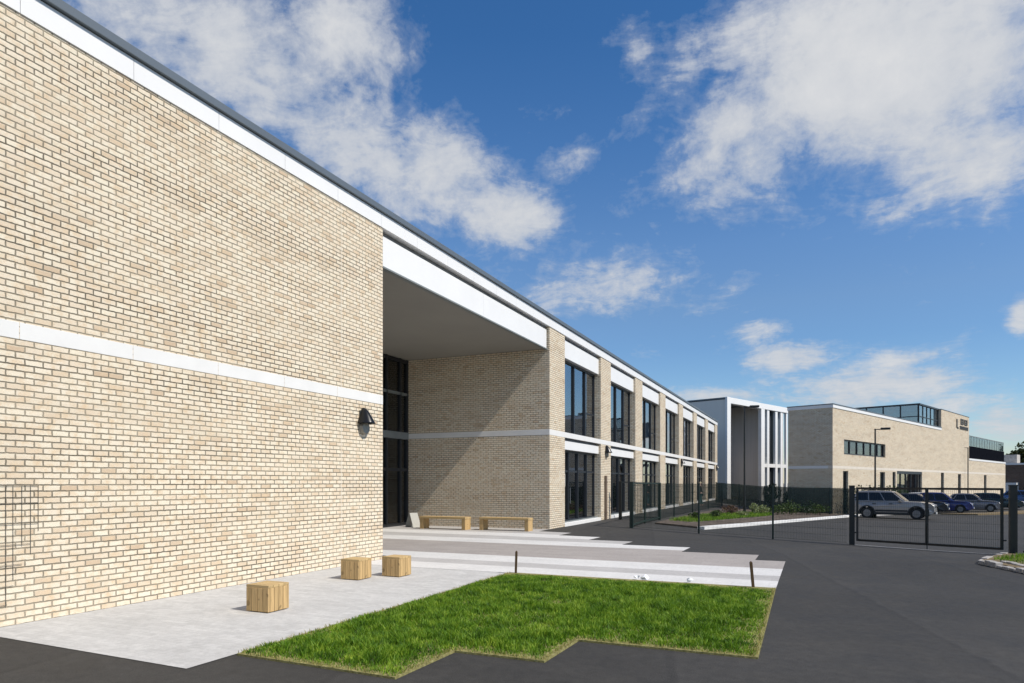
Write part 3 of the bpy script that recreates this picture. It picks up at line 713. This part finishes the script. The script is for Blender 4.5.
MB().box(-.3, .10, 8.76, 14.74, 3.75, 4.15).build('transom', M['white'], PV)
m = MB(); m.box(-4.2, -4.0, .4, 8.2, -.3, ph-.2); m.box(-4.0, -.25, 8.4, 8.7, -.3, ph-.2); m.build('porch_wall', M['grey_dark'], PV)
MB().box(-.65, -.45, 8.75, 15.13, -.3, ph-.2).build('fin_wall', M['coping'], PV)
f = MB(); f.box(-1.1, -1.0, 10.1, 11.75, .0, ph-.7)
MB().box(-.44, -.34, 10.25, 12.2, -.2, ph-.7).build('window', M['frame'], PV)
MB().box(-3.99, -3.93, 1.2, 3.0, -.2, 3).build('door', M['frame'], PV)

# small brown brick house at the far right, with a pale box on its roof
OB = far_thing('brick_outbuilding', 'dark brown brick outbuilding beyond the low end of the hall', 'building', 34.5, 116, -.75)
m = MB(); m.box(-12, 14, 0, 8, -.2, 4.9); m.build('wall', M['brick_brown'], OB)
m = MB(); m.box(-12.2, 14.2, -.15, 8.2, 4.9, 5.15); m.build('coping', M['band'], OB)
m = MB(); m.box(-3.0, .2, 1.5, 4, 5.15, 6.4); m.build('roof_box', M['kerb'], OB)
m = MB(); m.box(-1.1, .6, -1.6, -.01, -.2, 2.4); m.build('porch', M['band'], OB)

# ------------------------------------------------------------------ fences and gate
def mesh_panel(name, a, b, z0a, z0b, h, mat, parent, pitch=.05, wire=.004, hp=.2):
    a, b = Vector((a[0], a[1], 0)), Vector((b[0], b[1], 0)); L = (b-a).length; u = (b-a)/L; n_ = Vector((-u.y, u.x, 0))
    m = MB(); q = pitch/2
    while q < L:
        p = a+u*q; z = z0a+(z0b-z0a)*q/L; m.obox((p.x, p.y, z+.04), (p.x, p.y, z+h), wire, wire); q += pitch
    q = .06
    while q <= h+.001:
        p0, p1 = a+n_*wire*1.2, b+n_*wire*1.2; m.obox((p0.x, p0.y, z0a+q), (p1.x, p1.y, z0b+q), wire*1.1, wire*1.2); q += hp
    return m.build(name, mat, parent)
def post(m, x, y, w_, h, z=None):
    z = ground_z(x, y) if z is None else z; m.box(x-w_/2, x+w_/2, y-w_/2, y+w_/2, z-.2, z+h)
def fence_run(label, pts, h=1.76, pw=.07, mat='fence', net=False, rail=0, widths=None, wire=.004):
    t_ = thing('mesh_fence', label, 'fence', (0,0,0))
    for i, p in enumerate(pts):
        wd_ = widths[i] if widths else pw
        if wd_: m = MB(); post(m, p[0], p[1], wd_, h+.02); m.box(p[0]-wd_/2-.006, p[0]+wd_/2+.006, p[1]-wd_/2-.006, p[1]+wd_/2+.006, ground_z(*p)+h+.02, ground_z(*p)+h+.035); m.build('post', M[mat], t_)
    for si, (a, b) in enumerate(zip(pts, pts[1:])):
        za, zb = ground_z(*a), ground_z(*b)
        if net:
            pa = MB(); pa.obox((a[0], a[1], za+h/2+.05), (b[0], b[1], zb+h/2+.05), .012, h-.1); pa.build('screen_netting', M['net'], t_)
        else: mesh_panel('mesh_panel', a, b, za, zb, h, M[mat], t_, wire=wire)
        if si < rail:
            for dz in (h, .12): MB().obox((a[0], a[1], za+dz), (b[0], b[1], zb+dz), .05, .05).build('rail', M[mat], t_)
    return t_
GATE_L, GATE_R = (9.85, 23.2), (13.52, 21.44)
fence_run('dark green mesh fence along the front of the planting bed, up to the gate', [(2.31,26.05),(5.02,25.0),(7.55,24.05),(9.72,23.26)], 1.76, widths=[.13,.06,.06,0], wire=.0052)
fence_run('green mesh fence running parallel to the brick facade', [(2.31,26.15),(2.13,29.14),(2.10,32.3),(2.1,36),(2.1,42),(2.2,48),(2.4,54)], 1.74, rail=2, widths=[0,.06,.12,.06,.06,.06,.06], pw=.06)
fence_run('short black railing closing the gap between facade and mesh fence', [(.54,31.05),(2.04,32.25)], 1.74, rail=1, widths=[.13,0], mat='black')
fence_run('dark green screened fence across the far side of the planting beds', [(1.2,60.0),(3.4,56.5),(5.5,53.2),(7.3,50.9),(9.75,49.6),(11.1,48.9)], 1.80, net=True, pw=.07)
fence_run('dark mesh fence continuing right of the gate past the verge', [(13.72,21.36),(16.3,20.3),(18.9,19.2)], 1.76, rail=9, widths=[0,.07,.07], mat='black')

g = thing('metal_gate', 'black double leaf mesh gate across the road', 'gate', (GATE_L[0], GATE_L[1], 0))
gl = Vector((0,0,0)); gr = Vector((GATE_R[0]-GATE_L[0], GATE_R[1]-GATE_L[1], 0)); gu = gr.normalized(); GL = gr.length
zl, zr = ground_z(*GATE_L), ground_z(*GATE_R)
for p, z, wd_, hh in ((gl, zl, .15, 1.78), (gr, zr, .165, 1.81)):
    m = MB(); m.box(p.x-wd_/2, p.x+wd_/2, p.y-wd_/2, p.y+wd_/2, z-.2, z+hh); m.box(p.x-wd_/2-.01, p.x+wd_/2+.01, p.y-wd_/2-.01, p.y+wd_/2+.01, z+hh, z+hh+.03)
    m.build('post', M['black'], g, bevel=.006)
def zat(q): return zl+(zr-zl)*q/GL
split = GL*.505
for q0, q1 in ((.16, split-.01), (split+.01, GL-.24)):
    m = MB(); a, b = gu*q0, gu*q1; za, zb = zat(q0)+.13, zat(q1)+.13; ht = 1.62
    for p, z in ((a, za), (b, zb)): m.obox((p.x, p.y, z), (p.x, p.y, z+ht), .06, .06)
    for dz in (.025, ht-.025): m.obox((a.x, a.y, za+dz), (b.x, b.y, zb+dz), .05, .06)
    lf = m.build('gate_leaf', M['black'], g)
    mp_ = mesh_panel('mesh', (a.x, a.y), (b.x, b.y), za, zb, ht, M['fence'], lf)
    e = a if q0 < 1 else b; s_ = gu*(-.08 if q0 < 1 else .10)
    m = MB()
    for dz in (.25, ht-.3): m.cyl((e.x, e.y, zat(q0)+.13+dz), (e.x+s_.x, e.y+s_.y, zat(q0)+.13+dz), .02, n=8)
    m.build('hinge', M['black'], lf)
m = MB(); p = gu*split; m.box(p.x-.05, p.x+.05, p.y-.08, p.y-.035, zat(split)+.95, zat(split)+1.15); m.cyl((p.x, p.y-.05, zat(split)+.02), (p.x, p.y-.05, zat(split)+.7), .014, n=8)
m.build('lock_bolt', M['black'], g)
# flush stone line under the gate
struct(drape('gate_threshold', [(9.9,23.02),(13.4,21.36),(13.44,21.52),(9.96,23.2)], .008, M['pave_grey']))

# ------------------------------------------------------------------ seats
def slat_box(m, w_, d_, h, n=4):
    """cube seat faced with upright planks"""
    gp = .007; th = .03
    for sgn in (-1, 1):
        for i in range(n):
            a = -w_/2+w_*i/n; b = -w_/2+w_*(i+1)/n
            m.box(a+gp/2, b-gp/2, sgn*d_/2-(th if sgn > 0 else 0), sgn*d_/2+(th if sgn < 0 else 0), .012, h-.036)
    for sgn in (-1, 1):
        for i in range(n):
            lo_, hi_ = -d_/2+th+.001, d_/2-th-.001
            a = lo_+(hi_-lo_)*i/n; b = lo_+(hi_-lo_)*(i+1)/n
            m.box(sgn*w_/2-(th if sgn > 0 else 0), sgn*w_/2+(th if sgn < 0 else 0), a+gp/2, b-gp/2, .012, h-.036)
cs = .385
def cube_seat(label):
    t_ = thing('cube_seat', label, 'seat', (0,0,0), 0, 'timber cube seats along the brick wall')
    m = MB(); slat_box(m, cs, cs, .36, 4); m.build('side_boards', M['timber'], t_, bevel=.004)
    m = MB()
    for i in range(4): m.box(-cs/2, cs/2, -cs/2+cs*i/4+.003, -cs/2+cs*(i+1)/4-.003, .325, .36)
    m.build('seat', M['timber_x'], t_, bevel=.004)
    MB().box(-cs/2+.035, cs/2-.035, -cs/2+.035, cs/2-.035, .0, .32).build('core', M['stake'], t_)
    return t_
c0 = cube_seat('timber cube seat standing alone, nearest the lawn tip and the camera'); c0.location = (2.27-cs/2, 6.82+cs/2, .006)
copy_thing(c0, (1.53-cs/2, 9.74+cs/2, .006), R(0.6), 'timber cube seat closest to the brick wall, middle one of the three')
copy_thing(c0, (1.97-cs/2, 10.36+cs/2, .006), R(-.8), 'timber cube seat nearest the white paving stripes, furthest of the three')

def bench(label):
    t_ = thing('timber_bench', label, 'bench', (0,0,0), 0, 'timber benches in the entrance recess'); L = 1.9
    m = MB()
    for i in range(4): m.box(-L/2+.0, L/2-.0, -.24+.12*i+.004, -.24+.12*(i+1)-.004, .385, .46)
    m.build('seat', M['timber_x'], t_, bevel=.004)
    for sg_ in (-1, 1):
        m = MB()
        for i in range(4): m.box(sg_*(L/2-.01)-(.14 if sg_ > 0 else 0), sg_*(L/2-.01)+(.14 if sg_ < 0 else 0), -.22+.11*i+.002, -.22+.11*(i+1)-.002, 0, .384)
        m.build('leg', M['timber'], t_, bevel=.004)
    return t_
b0 = bench('timber bench in the entrance recess, next to the dark glazed screen'); b0.location = (-3.55, 21.75, .006)
copy_thing(b0, (-1.22, 22.0, .006), R(1), 'timber bench in the entrance recess, next to the outer corner pier')
t_ = thing('leaning_board', 'pale folding board standing beside the glazed screen and the left bench', 'board', (-5.2, 22.2, .006), R(-20)); t_.scale = (.8, .8, .82)
for sg_, mt in ((1, 'board'), (-1, 'board')):
    m = MB(); m.obox((sg_*.30, 0, .0), (sg_*.02, 0, .66), .46, .025); m.build('panel', M[mt], t_)
m = MB(); m.cyl((0, -.24, .65), (0, .24, .65), .016, n=8); m.build('hinge', M['black'], t_)
# stakes and scraps along the lawn's back edge
def stake(loc, label, tilt):
    o = MB().box(-.021, .021, -.021, .021, -.05, .40)
    o.add([(-.021,-.021,.40),(.021,-.021,.40),(.021,.021,.40),(-.021,.021,.40),(0,0,.425)], [(0,1,4),(1,2,4),(2,3,4),(3,0,4)])
    ob = o.build('wooden_stake', M['stake'], bevel=.003); ob.location = loc; ob.rotation_euler = (R(tilt[0]), R(tilt[1]), .3)
    return tag(ob, label, 'stake', 'stakes at the back corners of the lawn')
stake((3.68,11.66,.02), 'dark wooden stake at the back corner of the lawn nearest the brick wall', (2, 2))
stake((7.88,11.66,.02), 'dark wooden stake at the back corner of the lawn nearest the road', (-1, -5))
def scrap(px, label, s_):
    m = MB(); rr = random.Random(int(px*10)); n = 9
    ring = [(math.cos(2*math.pi*i/n)*s_*rr.uniform(.6, 1.1), math.sin(2*math.pi*i/n)*s_*rr.uniform(.5, 1.), rr.uniform(.0, s_*.9)) for i in range(n)]
    m.add(ring+[(0,0,s_*rr.uniform(.7, 1.3)), (0,0,.0)], [(i, (i+1) % n, n) for i in range(n)]+[((i+1) % n, i, n+1) for i in range(n)])
    o = m.build('paper_scrap', M['paper']); o.location = (px, 11.80, .02); return tag(o, label, 'scrap', 'white scraps on the lawn edge')
scrap(5.95, 'crumpled white scrap on the lawn edge, the one further left of the touching pair', .075)
scrap(6.08, 'crumpled white scrap on the lawn edge, the bigger one of the touching pair', .09)
scrap(6.85, 'small white scrap lying alone on the lawn edge', .07)

# ------------------------------------------------------------------ lamp columns
def street_lamp(loc, rz, label, h, arm):
    t_ = thing('street_lamp', label, 'lamp post', loc, rz, 'car park lamp posts')
    m = MB(); m.cyl((0,0,-.1), (0,0,1.1), .085, .085, 14); m.cyl((0,0,1.1), (0,0,h), .058, .045, 14); m.build('pole', M['black'], t_, smooth=False)
    MB().cyl((-.05,0,h-.05), (arm*.55,0,h-.03), .03, .03, 10).build('arm', M['black'], t_)
    m = MB(); m.box(arm*.35, arm, -.16, .16, h-.08, h+.05); m.build('lamp_head', M['black'], t_, bevel=.025)
    return t_
street_lamp((4.78,45.4,ground_z(4.78,45.4)), R(12), 'tall dark lamp post in front of the white framed porch', 6.8, .88)
street_lamp((12.35,48.6,ground_z(12.35,48.6)), R(-5), 'dark lamp post in front of the strip window of the brick hall', 5.6, .85)
street_lamp((23.95,86.5,ground_z(23.9,86.5)), R(180), 'dark lamp post beside the corner where the brick hall steps down', 6.2, .9)

# ------------------------------------------------------------------ cars
def arc(cx, cz, r, a0, a1, n=9): return [(cx+r*math.cos(R(a0+(a1-a0)*i/(n-1))), cz+r*math.sin(R(a0+(a1-a0)*i/(n-1)))) for i in range(n)]
def car(label, cat, loc, rz, pm, L=4.4, H=1.5, W=1.76, belt=.92, hood=.86, wb=2.6, ws=(.66, 1.5), tail=(-.02, .5), wr=.31, clear=.22, suv=False, roofrack=False):
    """front towards +x; origin under the middle of the car"""
    t_ = thing('parked_car', label, cat, loc, rz, 'cars in the car park')
    xf, xr = L/2, -L/2; fx, rx = wb/2-.02, -wb/2-.02; hw = W/2; pa = M[pm]
    ar = wr*1.18
    nose = [(xf-.16, clear+.02), (xf-.03, clear+.14), (xf, .48), (xf-.05, hood-.16), (xf-.22, hood-.04), (xf-ws[0]*.75, hood+.03)]
    cowl = xf-ws[0]-.55
    top = [(cowl, belt+.02), (0, belt+.02), (xr+.30, belt+.05), (xr+.06, belt+.02), (xr+.0, belt-.16), (xr+.03, .5), (xr+.02, clear+.16), (xr+.16, clear+.04)]
    out = nose+top+[(rx-ar-.03, clear)]+arc(rx, wr, ar, 190, -10)[0:]+[(rx+ar+.03, clear-.02), (fx-ar-.03, clear-.02)]+arc(fx, wr, ar, 190, -10)+[(fx+ar+.03, clear+.01)]
    def shape(x, y, z):
        k_ = 1-.035*max(0, (z-.6)/.4)**2-.05*max(0, (.45-z)/.3)
        e = abs(x)/(L/2); k_ *= 1-.12*max(0, (e-.72)/.28)**2
        return (x, y*k_, z)
    bo = MB().prism(out, -hw, hw, shape).build('body', pa, t_, bevel=.045, segs=3)
    # greenhouse
    gx0, gx1 = xr+tail[0]+.05, cowl+.02; tx0, tx1 = xr+tail[1]+.10, cowl-ws[1]*.5
    wb_, wt_ = hw*.945, hw*.76; zb, zt = belt-.01, H
    prof = [(gx0, zb, wb_), (gx0+(tx0-gx0)*.72, zb+(zt-zb)*.72, wb_+(wt_-wb_)*.72), (tx0, zt-.03, wt_), (tx0+.25, zt, wt_*.97), ((tx0+tx1)/2, zt+.02, wt_*.97), (tx1-.2, zt, wt_*.97), (tx1, zt-.04, wt_), (gx1-(gx1-tx1)*.3, zb+(zt-zb)*.28, wb_+(wt_-wb_)*.28), (gx1, zb, wb_)]
    n = len(prof); m = MB(); m.add([(x, -y, z) for x, z, y in prof]+[(x, y, z) for x, z, y in prof], [tuple(range(n-1, -1, -1)), tuple(range(n, 2*n))]+[(i, i+1, n+i+1, n+i) for i in range(n-1)]+[(n-1, 0, n, 2*n-1)])
    m.build('cabin', pa, t_, bevel=.03)
    def gpt(x, f_): return (x, (wb_+(wt_-wb_)*f_)+.012, zb+(zt-zb)*f_)
    f0, f1 = .12, .86
    xs0 = gx0+(tx0-gx0)*f0+.12; xs1 = gx1-(gx1-tx1)*f0-.10; xt0 = gx0+(tx0-gx0)*f1+.10; xt1 = gx1-(gx1-tx1)*f1-.06
    fr = [.0, .30, .63, 1.] if L > 4.1 else [.0, .16, .56, 1.]
    for sg_ in (-1, 1):
        for a, b in zip(fr, fr[1:]):
            q0, q1 = xs0+(xs1-xs0)*a+.03, xs0+(xs1-xs0)*b-.03; r0, r1 = xt0+(xt1-xt0)*a+.03, xt0+(xt1-xt0)*b-.03
            pts = [gpt(q0, f0), gpt(q1, f0), gpt(r1, f1), gpt(r0, f1)]
            m = MB(); m.add([(x, sg_*y, z) for x, y, z in pts]+[(x, sg_*(y-.03), z) for x, y, z in pts], [(0,1,2,3),(7,6,5,4),(0,4,5,1),(1,5,6,2),(2,6,7,3),(3,7,4,0)])
            m.build('side_window', M['carglass'], t_)
    for nm, xa, xb in (('windscreen', gx1, tx1), ('rear_window', gx0, tx0)):
        s_ = 1 if nm == 'windscreen' else -1; a, b = .10, .88
        pts = [(xa+(xb-xa)*a+s_*.03, -wb_*.90, zb+(zt-zb)*a), (xa+(xb-xa)*a+s_*.03, wb_*.90, zb+(zt-zb)*a), (xa+(xb-xa)*b+s_*.03, wt_*.92, zb+(zt-zb)*b), (xa+(xb-xa)*b+s_*.03, -wt_*.92, zb+(zt-zb)*b)]
        m = MB(); m.add(pts+[(x-s_*.05, y, z) for x, y, z in pts], [(0,1,2,3),(7,6,5,4),(0,4,5,1),(1,5,6,2),(2,6,7,3),(3,7,4,0)]); m.build(nm, M['carglass'], t_)
    # wheels
    for x in (fx, rx):
        for sg_ in (-1, 1):
            y = sg_*(hw-.11); m = MB(); m.cyl((x, y-sg_*.10, wr), (x, y+sg_*.105, wr), wr, wr, 28)
            wo_ = m.build('wheel', M['tyre'], t_, bevel=.03)
            m = MB(); m.cyl((x, y+sg_*.08, wr), (x, y+sg_*.112, wr), wr*.66, wr*.62, 24)
            for q in range(5):
                an = 2*math.pi*q/5; m.obox((x, y+sg_*.118, wr), (x+math.cos(an)*wr*.6, y+sg_*.118, wr+math.sin(an)*wr*.6), .02, .055)
            m.build('rim', M['rim'], wo_)
    # dark sill and arches filling, bumpers
    m = MB(); m.box(xr+.25, xf-.3, -hw+.10, hw-.10, clear-.05, clear+.3); m.build('underbody', M['trim'], t_)
    if suv:
        for sg_ in (-1, 1): m = MB(); m.box(rx+ar+.05, fx-ar-.05, sg_*(hw-.03), sg_*(hw+.014), .46, .56); m.build('side_moulding', M['trim'], t_, bevel=.006)
    m = MB(); m.box(xf-.26, xf+.035, -hw*.80, hw*.80, clear+.08, .46); m.build('front_bumper', pa if not suv else M['trim'], t_, bevel=.04)
    m = MB(); m.box(xr-.05, xr+.24, -hw*.84, hw*.84, clear+.1, .50); m.build('rear_bumper', pa if not suv else M['trim'], t_, bevel=.04)
    m = MB(); m.box(xf-.10, xf+.012, -hw*.38, hw*.38, hood-.28, hood-.15); m.build('grille', M['trim'], t_, bevel=.01)
    m = MB(); m.box(xf-.02, xf+.045, -.26, .26, .33, .44); m.build('number_plate', M['plate'], t_)
    for sg_ in (-1, 1):
        m = MB(); m.box(xf-.30, xf-.008, sg_*hw*.46, sg_*hw*.86, hood-.28, hood-.13); m.build('headlight', M['headlight'], t_, bevel=.03)
        m = MB(); m.box(xr-.014, xr+.12, sg_*hw*.68, sg_*hw*.9, belt-.36, belt-.02); m.build('tail_light', M['taillight'], t_, bevel=.02)
        m = MB(); m.box(gx1-.42, gx1-.26, sg_*(hw*.95), sg_*(hw+.14), belt+.01, belt+.14); m.build('wing_mirror', pa, t_, bevel=.03)
        for q in (-.05, -.95):
            m = MB(); m.box(q-.1, q+.1, sg_*(hw-.02), sg_*(hw+.012), belt-.13, belt-.09); m.build('door_handle', M['trim'], t_)
    if suv:
        for sg_ in (-1, 1):
            m = MB(); m.box(rx+ar+.02, fx-ar-.02, sg_*(hw-.06), sg_*(hw+.004), clear-.04, clear+.10); m.build('sill_cladding', M['trim'], t_, bevel=.01)
            for cx_ in (rx, fx):
                m = MB(); ou = arc(cx_, wr, ar+.07, -8, 188, 13); inn = arc(cx_, wr, ar-.01, -8, 188, 13); y_ = sg_*(hw*.995+.012)
                m.add([(x, y_, z) for x, z in ou+inn]+[(x, y_-sg_*.06, z) for x, z in ou+inn], [(i, i+1, 14+i, 13+i) for i in range(12)]+[(26+i, 27+i, i+1, i) for i in range(12)]); m.build('arch_trim', M['trim'], t_)
    if roofrack:
        for sg_ in (-1, 1): m = MB(); m.obox((tx0+.3, sg_*wt_*.86, zt+.055), (tx1-.3, sg_*wt_*.86, zt+.055), .03, .03); m.build('roof_rail', M['trim'], t_)
    return t_
CH = math.atan2(-.216, .976)
def at(x, y): return (x, y, ground_z(x, y))
car('silver beige off road car with dark side moulding, parked just behind the gate', 'car', at(13.0+.30, 47.05+.77), CH, 'p_silver', L=4.45, H=1.70, W=1.78, belt=1.04, hood=1.0, wb=2.64, ws=(.92, 1.5), tail=(-.02, .20), wr=.345, clear=.30, suv=True, roofrack=True)
car('near black estate car partly hidden behind the silver off road car', 'car', at(15.95, 60.6), CH, 'p_navy', L=4.4, H=1.50)
car('deep blue hatchback between the near black estate and the grey car', 'car', at(18.2, 63.5), CH, 'p_blue', L=4.1, H=1.58, wb=2.5)
car('mid grey hatchback right of the deep blue one', 'car', at(21.0, 67.6), CH, 'p_grey', L=3.9, H=1.5, wb=2.45)
car('dark teal car half hidden behind the right gate post', 'car', at(24.0, 75.0), CH, 'p_teal', L=4.3, H=1.48)
car('bright blue car at the right edge, beyond the gate post', 'car', at(31.3, 97.0), CH, 'p_azure', L=4.3, H=1.5)
car('white hatchback close to the hall doors, behind the near black estate', 'car', at(17.6, 66.6), CH, 'p_white', L=3.9, H=1.55, wb=2.45)
struct(drape('car_park_island', [(17.2,57.6),(19.4,57.2),(26.5,66.5),(27.4,70.5),(25.6,71),(20.5,61)], .012, M['soil'], 1.0, .08))
struct(drape('hall_path', [(10.6,50.6),(12.2,50.4),(33.5,105),(31.4,106)], .012, M['pave_grey'], 2.0, .06))

# ------------------------------------------------------------------ plants
def leaf_cloud(m_v, m_f, c, r, n, size, rng):
    P_ = rng.normal(size=(n, 3)); P_ /= np.linalg.norm(P_, axis=1)[:,None]; P_ *= (rng.uniform(.35, 1, n)**.5)[:,None]
    for p in P_:
        q = (c[0]+p[0]*r[0], c[1]+p[1]*r[1], c[2]+p[2]*r[2]); s_ = size*rng.uniform(.6, 1.4)
        a = rng.normal(size=3); a /= np.linalg.norm(a); b = np.cross(a, rng.normal(size=3)); b /= np.linalg.norm(b)
        k_ = len(m_v); q = np.array(q)
        m_v.extend([tuple(q-a*s_), tuple(q+b*s_*.55), tuple(q+a*s_), tuple(q-b*s_*.55)]); m_f.append((k_, k_+1, k_+2, k_+3))
def shrub(x, y, r, h, mat, label, cat='shrub', n=260, size=.06, clumps=5):
    rng = np.random.default_rng(int(x*100+y*10)); t_ = thing('shrub', label, cat, (x, y, ground_z(x, y)+.04), 0, 'shrubs in the planting beds')
    v, f = [], []
    for i in range(clumps):
        a = rng.uniform(0, 6.28); d_ = rng.uniform(0, .55)*r; rr = r*rng.uniform(.4, .7)
        leaf_cloud(v, f, (math.cos(a)*d_, math.sin(a)*d_, h*rng.uniform(.35, .72)), (rr, rr, h*.35), n//clumps, size, rng)
    rawmesh('foliage', v, f, mat, t_)
    m = MB()
    for i in range(4):
        a = rng.uniform(0, 6.28); m.cyl((0,0,-.05), (math.cos(a)*r*.4, math.sin(a)*r*.4, h*.6), .015, .006, 6)
    m.build('stem', M['bark'], t_); return t_
for x, y, r, h, mt, lb in [
 (4.62,40.6,.75,.62,'leaf_red','low purple red shrub left of the tall lamp post'),
 (4.2,42.8,.45,.5,'leaf_red','smaller purple red shrub behind the larger red one'),
 (5.55,43.6,.42,.7,'leaf_pale','upright pale green shrub right of the tall lamp post'),
 (6.0,44.2,.62,.62,'leaf_pale','broad pale green shrub, second right of the tall lamp post'),
 (6.75,45.0,.7,.6,'leaf','mid green shrub beyond the pale green pair'),
 (7.5,45.6,.8,.75,'leaf','mid green mounded shrub in the middle of the bed'),
 (8.35,46.4,.7,.6,'leaf_dark','dark green low shrub near the white kerb end'),
 (9.2,47.6,.75,.7,'leaf','mid green shrub closest to the car park corner'),
 (8.7,49.3,.7,.85,'leaf_dark','dark green shrub before the screened fence'),
 (7.2,48.0,.55,.9,'leaf','taller mid green shrub in front of the screened fence'),
 (4.1,36.2,.42,.42,'leaf','small green shrub beside the mesh fence'),
 (5.2,39.8,.35,.32,'leaf_pale','tiny pale shrub by the kerb'),
 (3.6,33.6,.4,.35,'leaf','low green tuft at the near end of the bed')]:
    shrub(x, y, r, h, M[mt], lb)
shrub(5.35,64.5,.85,2.0,M['leaf_dark'],'large round dark bush by the white fins of the pavilion', n=900, size=.09, clumps=7)
shrub(7.0,64.0,.75,1.6,M['leaf_dark'],'dark bush between the fins and the shaded end of the hall', n=700, size=.09, clumps=6)
# clipped hedge in front of the hall
t_ = far_thing('hedge', 'dark clipped hedge at the foot of the brick hall', 'hedge', 9.97+.9*math.cos(HEAD), 50.8-.9*math.sin(HEAD), -.62)
v, f = [], []; rng = np.random.default_rng(5)
for i in range(30): leaf_cloud(v, f, (rng.uniform(-.15,.15), 1.0+i*.42, 1.05+rng.uniform(-.05,.05)), (.45,.45,1.05), 110, .075, rng)
rawmesh('foliage', v, f, M['leaf_dark'], t_)
m = MB()
for i in range(12): m.cyl((0,1.2+i,0), (0,1.2+i,1.2), .025, .012, 6)
m.build('stem', M['bark'], t_)
def tree(x, y, h, r, label, n=2600, mat='leaf_tree'):
    rng = np.random.default_rng(int(x*7+y)); t_ = thing('broadleaf_tree', label, 'tree', (x, y, ground_z(x, y)), rng.uniform(0, 6), 'trees beyond the hall')
    v, f = [], []; m = MB(); m.cyl((0,0,-.2), (0,0,h*.45), .32, .2, 10)
    for i in range(16):
        a = rng.uniform(0, 6.28); d_ = r*rng.uniform(.15, .85); z = h*rng.uniform(.42, .9); k_ = 1-abs(z/h-.6)*1.1
        c = (math.cos(a)*d_*k_, math.sin(a)*d_*k_, z); leaf_cloud(v, f, c, (r*.36, r*.36, h*.13), n//16, .26, rng); m.cyl((0,0,h*.38), c, .10, .03, 6)
    leaf_cloud(v, f, (0,0,h*.62), (r*.6, r*.6, h*.28), n//6, .26, rng)
    rawmesh('crown', v, f, M[mat], t_); m.build('trunk', M['bark'], t_); return t_
tree(38.6,133.5,8.1,4.2,'bushy tree immediately right of the hall, rising behind the pale roof box')
tree(41.5,131.0,9.0,4.4,'bushy tree at the right edge of the view, taller than the one beside the hall')
tree(47.5,139.0,10.5,5.0,'tree furthest right, behind the outbuilding')

# ------------------------------------------------------------------ person by the facade
def skin_mesh(name, joints, edges, mat, parent, sub=2):
    me = bpy.data.meshes.new(name); me.from_pydata([j[:3] for j in joints], edges, []); me.update(); me.materials.append(mat)
    o = bpy.data.objects.new(name, me); COL.objects.link(o); o.parent = parent
    sm = o.modifiers.new('Skin', 'SKIN'); sm.use_smooth_shade = True
    lay = me.skin_vertices[0].data if me.skin_vertices else None
    if lay is None:
        bm = bmesh.new(); bm.from_mesh(me); bm.verts.layers.skin.verify(); bm.to_mesh(me); bm.free(); lay = me.skin_vertices[0].data
    for i, j in enumerate(joints):
        r_ = j[3] if isinstance(j[3], tuple) else (j[3], j[3]); lay[i].radius = r_; lay[i].use_root = (i == 0)
    ss = o.modifiers.new('Sub', 'SUBSURF'); ss.levels = sub; ss.render_levels = sub
    return o
pt = thing('person', 'person in dark coat and teal trousers standing by the far brick piers', 'person', (1.5, 49.3, .0), R(200))
J = [(0,0,.93,(.13,.10)),(0,0,1.12,(.12,.09)),(.02,0,1.34,(.15,.10)),(.03,0,1.46,(.06,.06)),(.05,0,1.56,(.075,.08)),(.05,0,1.66,(.085,.095)),
     (.02,.19,1.40,.05),(.06,.24,1.13,.04),(.18,.22,.93,.03),(.22,.21,.85,.028),
     (.02,-.19,1.40,.05),(-.02,-.24,1.13,.04),(.08,-.25,.92,.03),(.11,-.25,.84,.028),
     (0,.09,.86,.085),(.10,.10,.48,.06),(.04,.10,.10,.042),(.15,.11,.04,.04),
     (0,-.09,.86,.085),(-.04,-.10,.48,.06),(-.18,-.10,.12,.042),(-.08,-.11,.04,.04)]
Ed = [(0,1),(1,2),(2,3),(3,4),(4,5),(2,6),(6,7),(7,8),(8,9),(2,10),(10,11),(11,12),(12,13),(0,14),(14,15),(15,16),(16,17),(0,18),(18,19),(19,20),(20,21)]
skin_mesh('body', J, Ed, M['skin'], pt)
Jc = [(0,0,.86,(.175,.15)),(0,0,1.12,(.155,.12)),(.02,0,1.36,(.175,.12)),(.02,.20,1.40,.07),(.06,.245,1.13,.058),(.17,.225,.95,.048),(.02,-.20,1.40,.07),(-.02,-.245,1.13,.058),(.07,-.25,.95,.048),(.03,0,1.44,(.09,.08))]
skin_mesh('coat', Jc, [(0,1),(1,2),(2,3),(3,4),(4,5),(2,6),(6,7),(7,8),(2,9)], M['coat'], pt)
Jt = [(0,0,.92,(.15,.12)),(0,.09,.84,.10),(.10,.10,.48,.078),(.05,.10,.14,.064),(0,-.09,.84,.10),(-.04,-.10,.48,.078),(-.16,-.10,.16,.064)]
skin_mesh('trousers', Jt, [(0,1),(1,2),(2,3),(0,4),(4,5),(5,6)], M['trousers'], pt)
skin_mesh('hair', [(.02,0,1.62,(.09,.10)),(.035,0,1.70,(.095,.10)),(.04,0,1.75,(.06,.06))], [(0,1),(1,2)], M['hair'], pt)
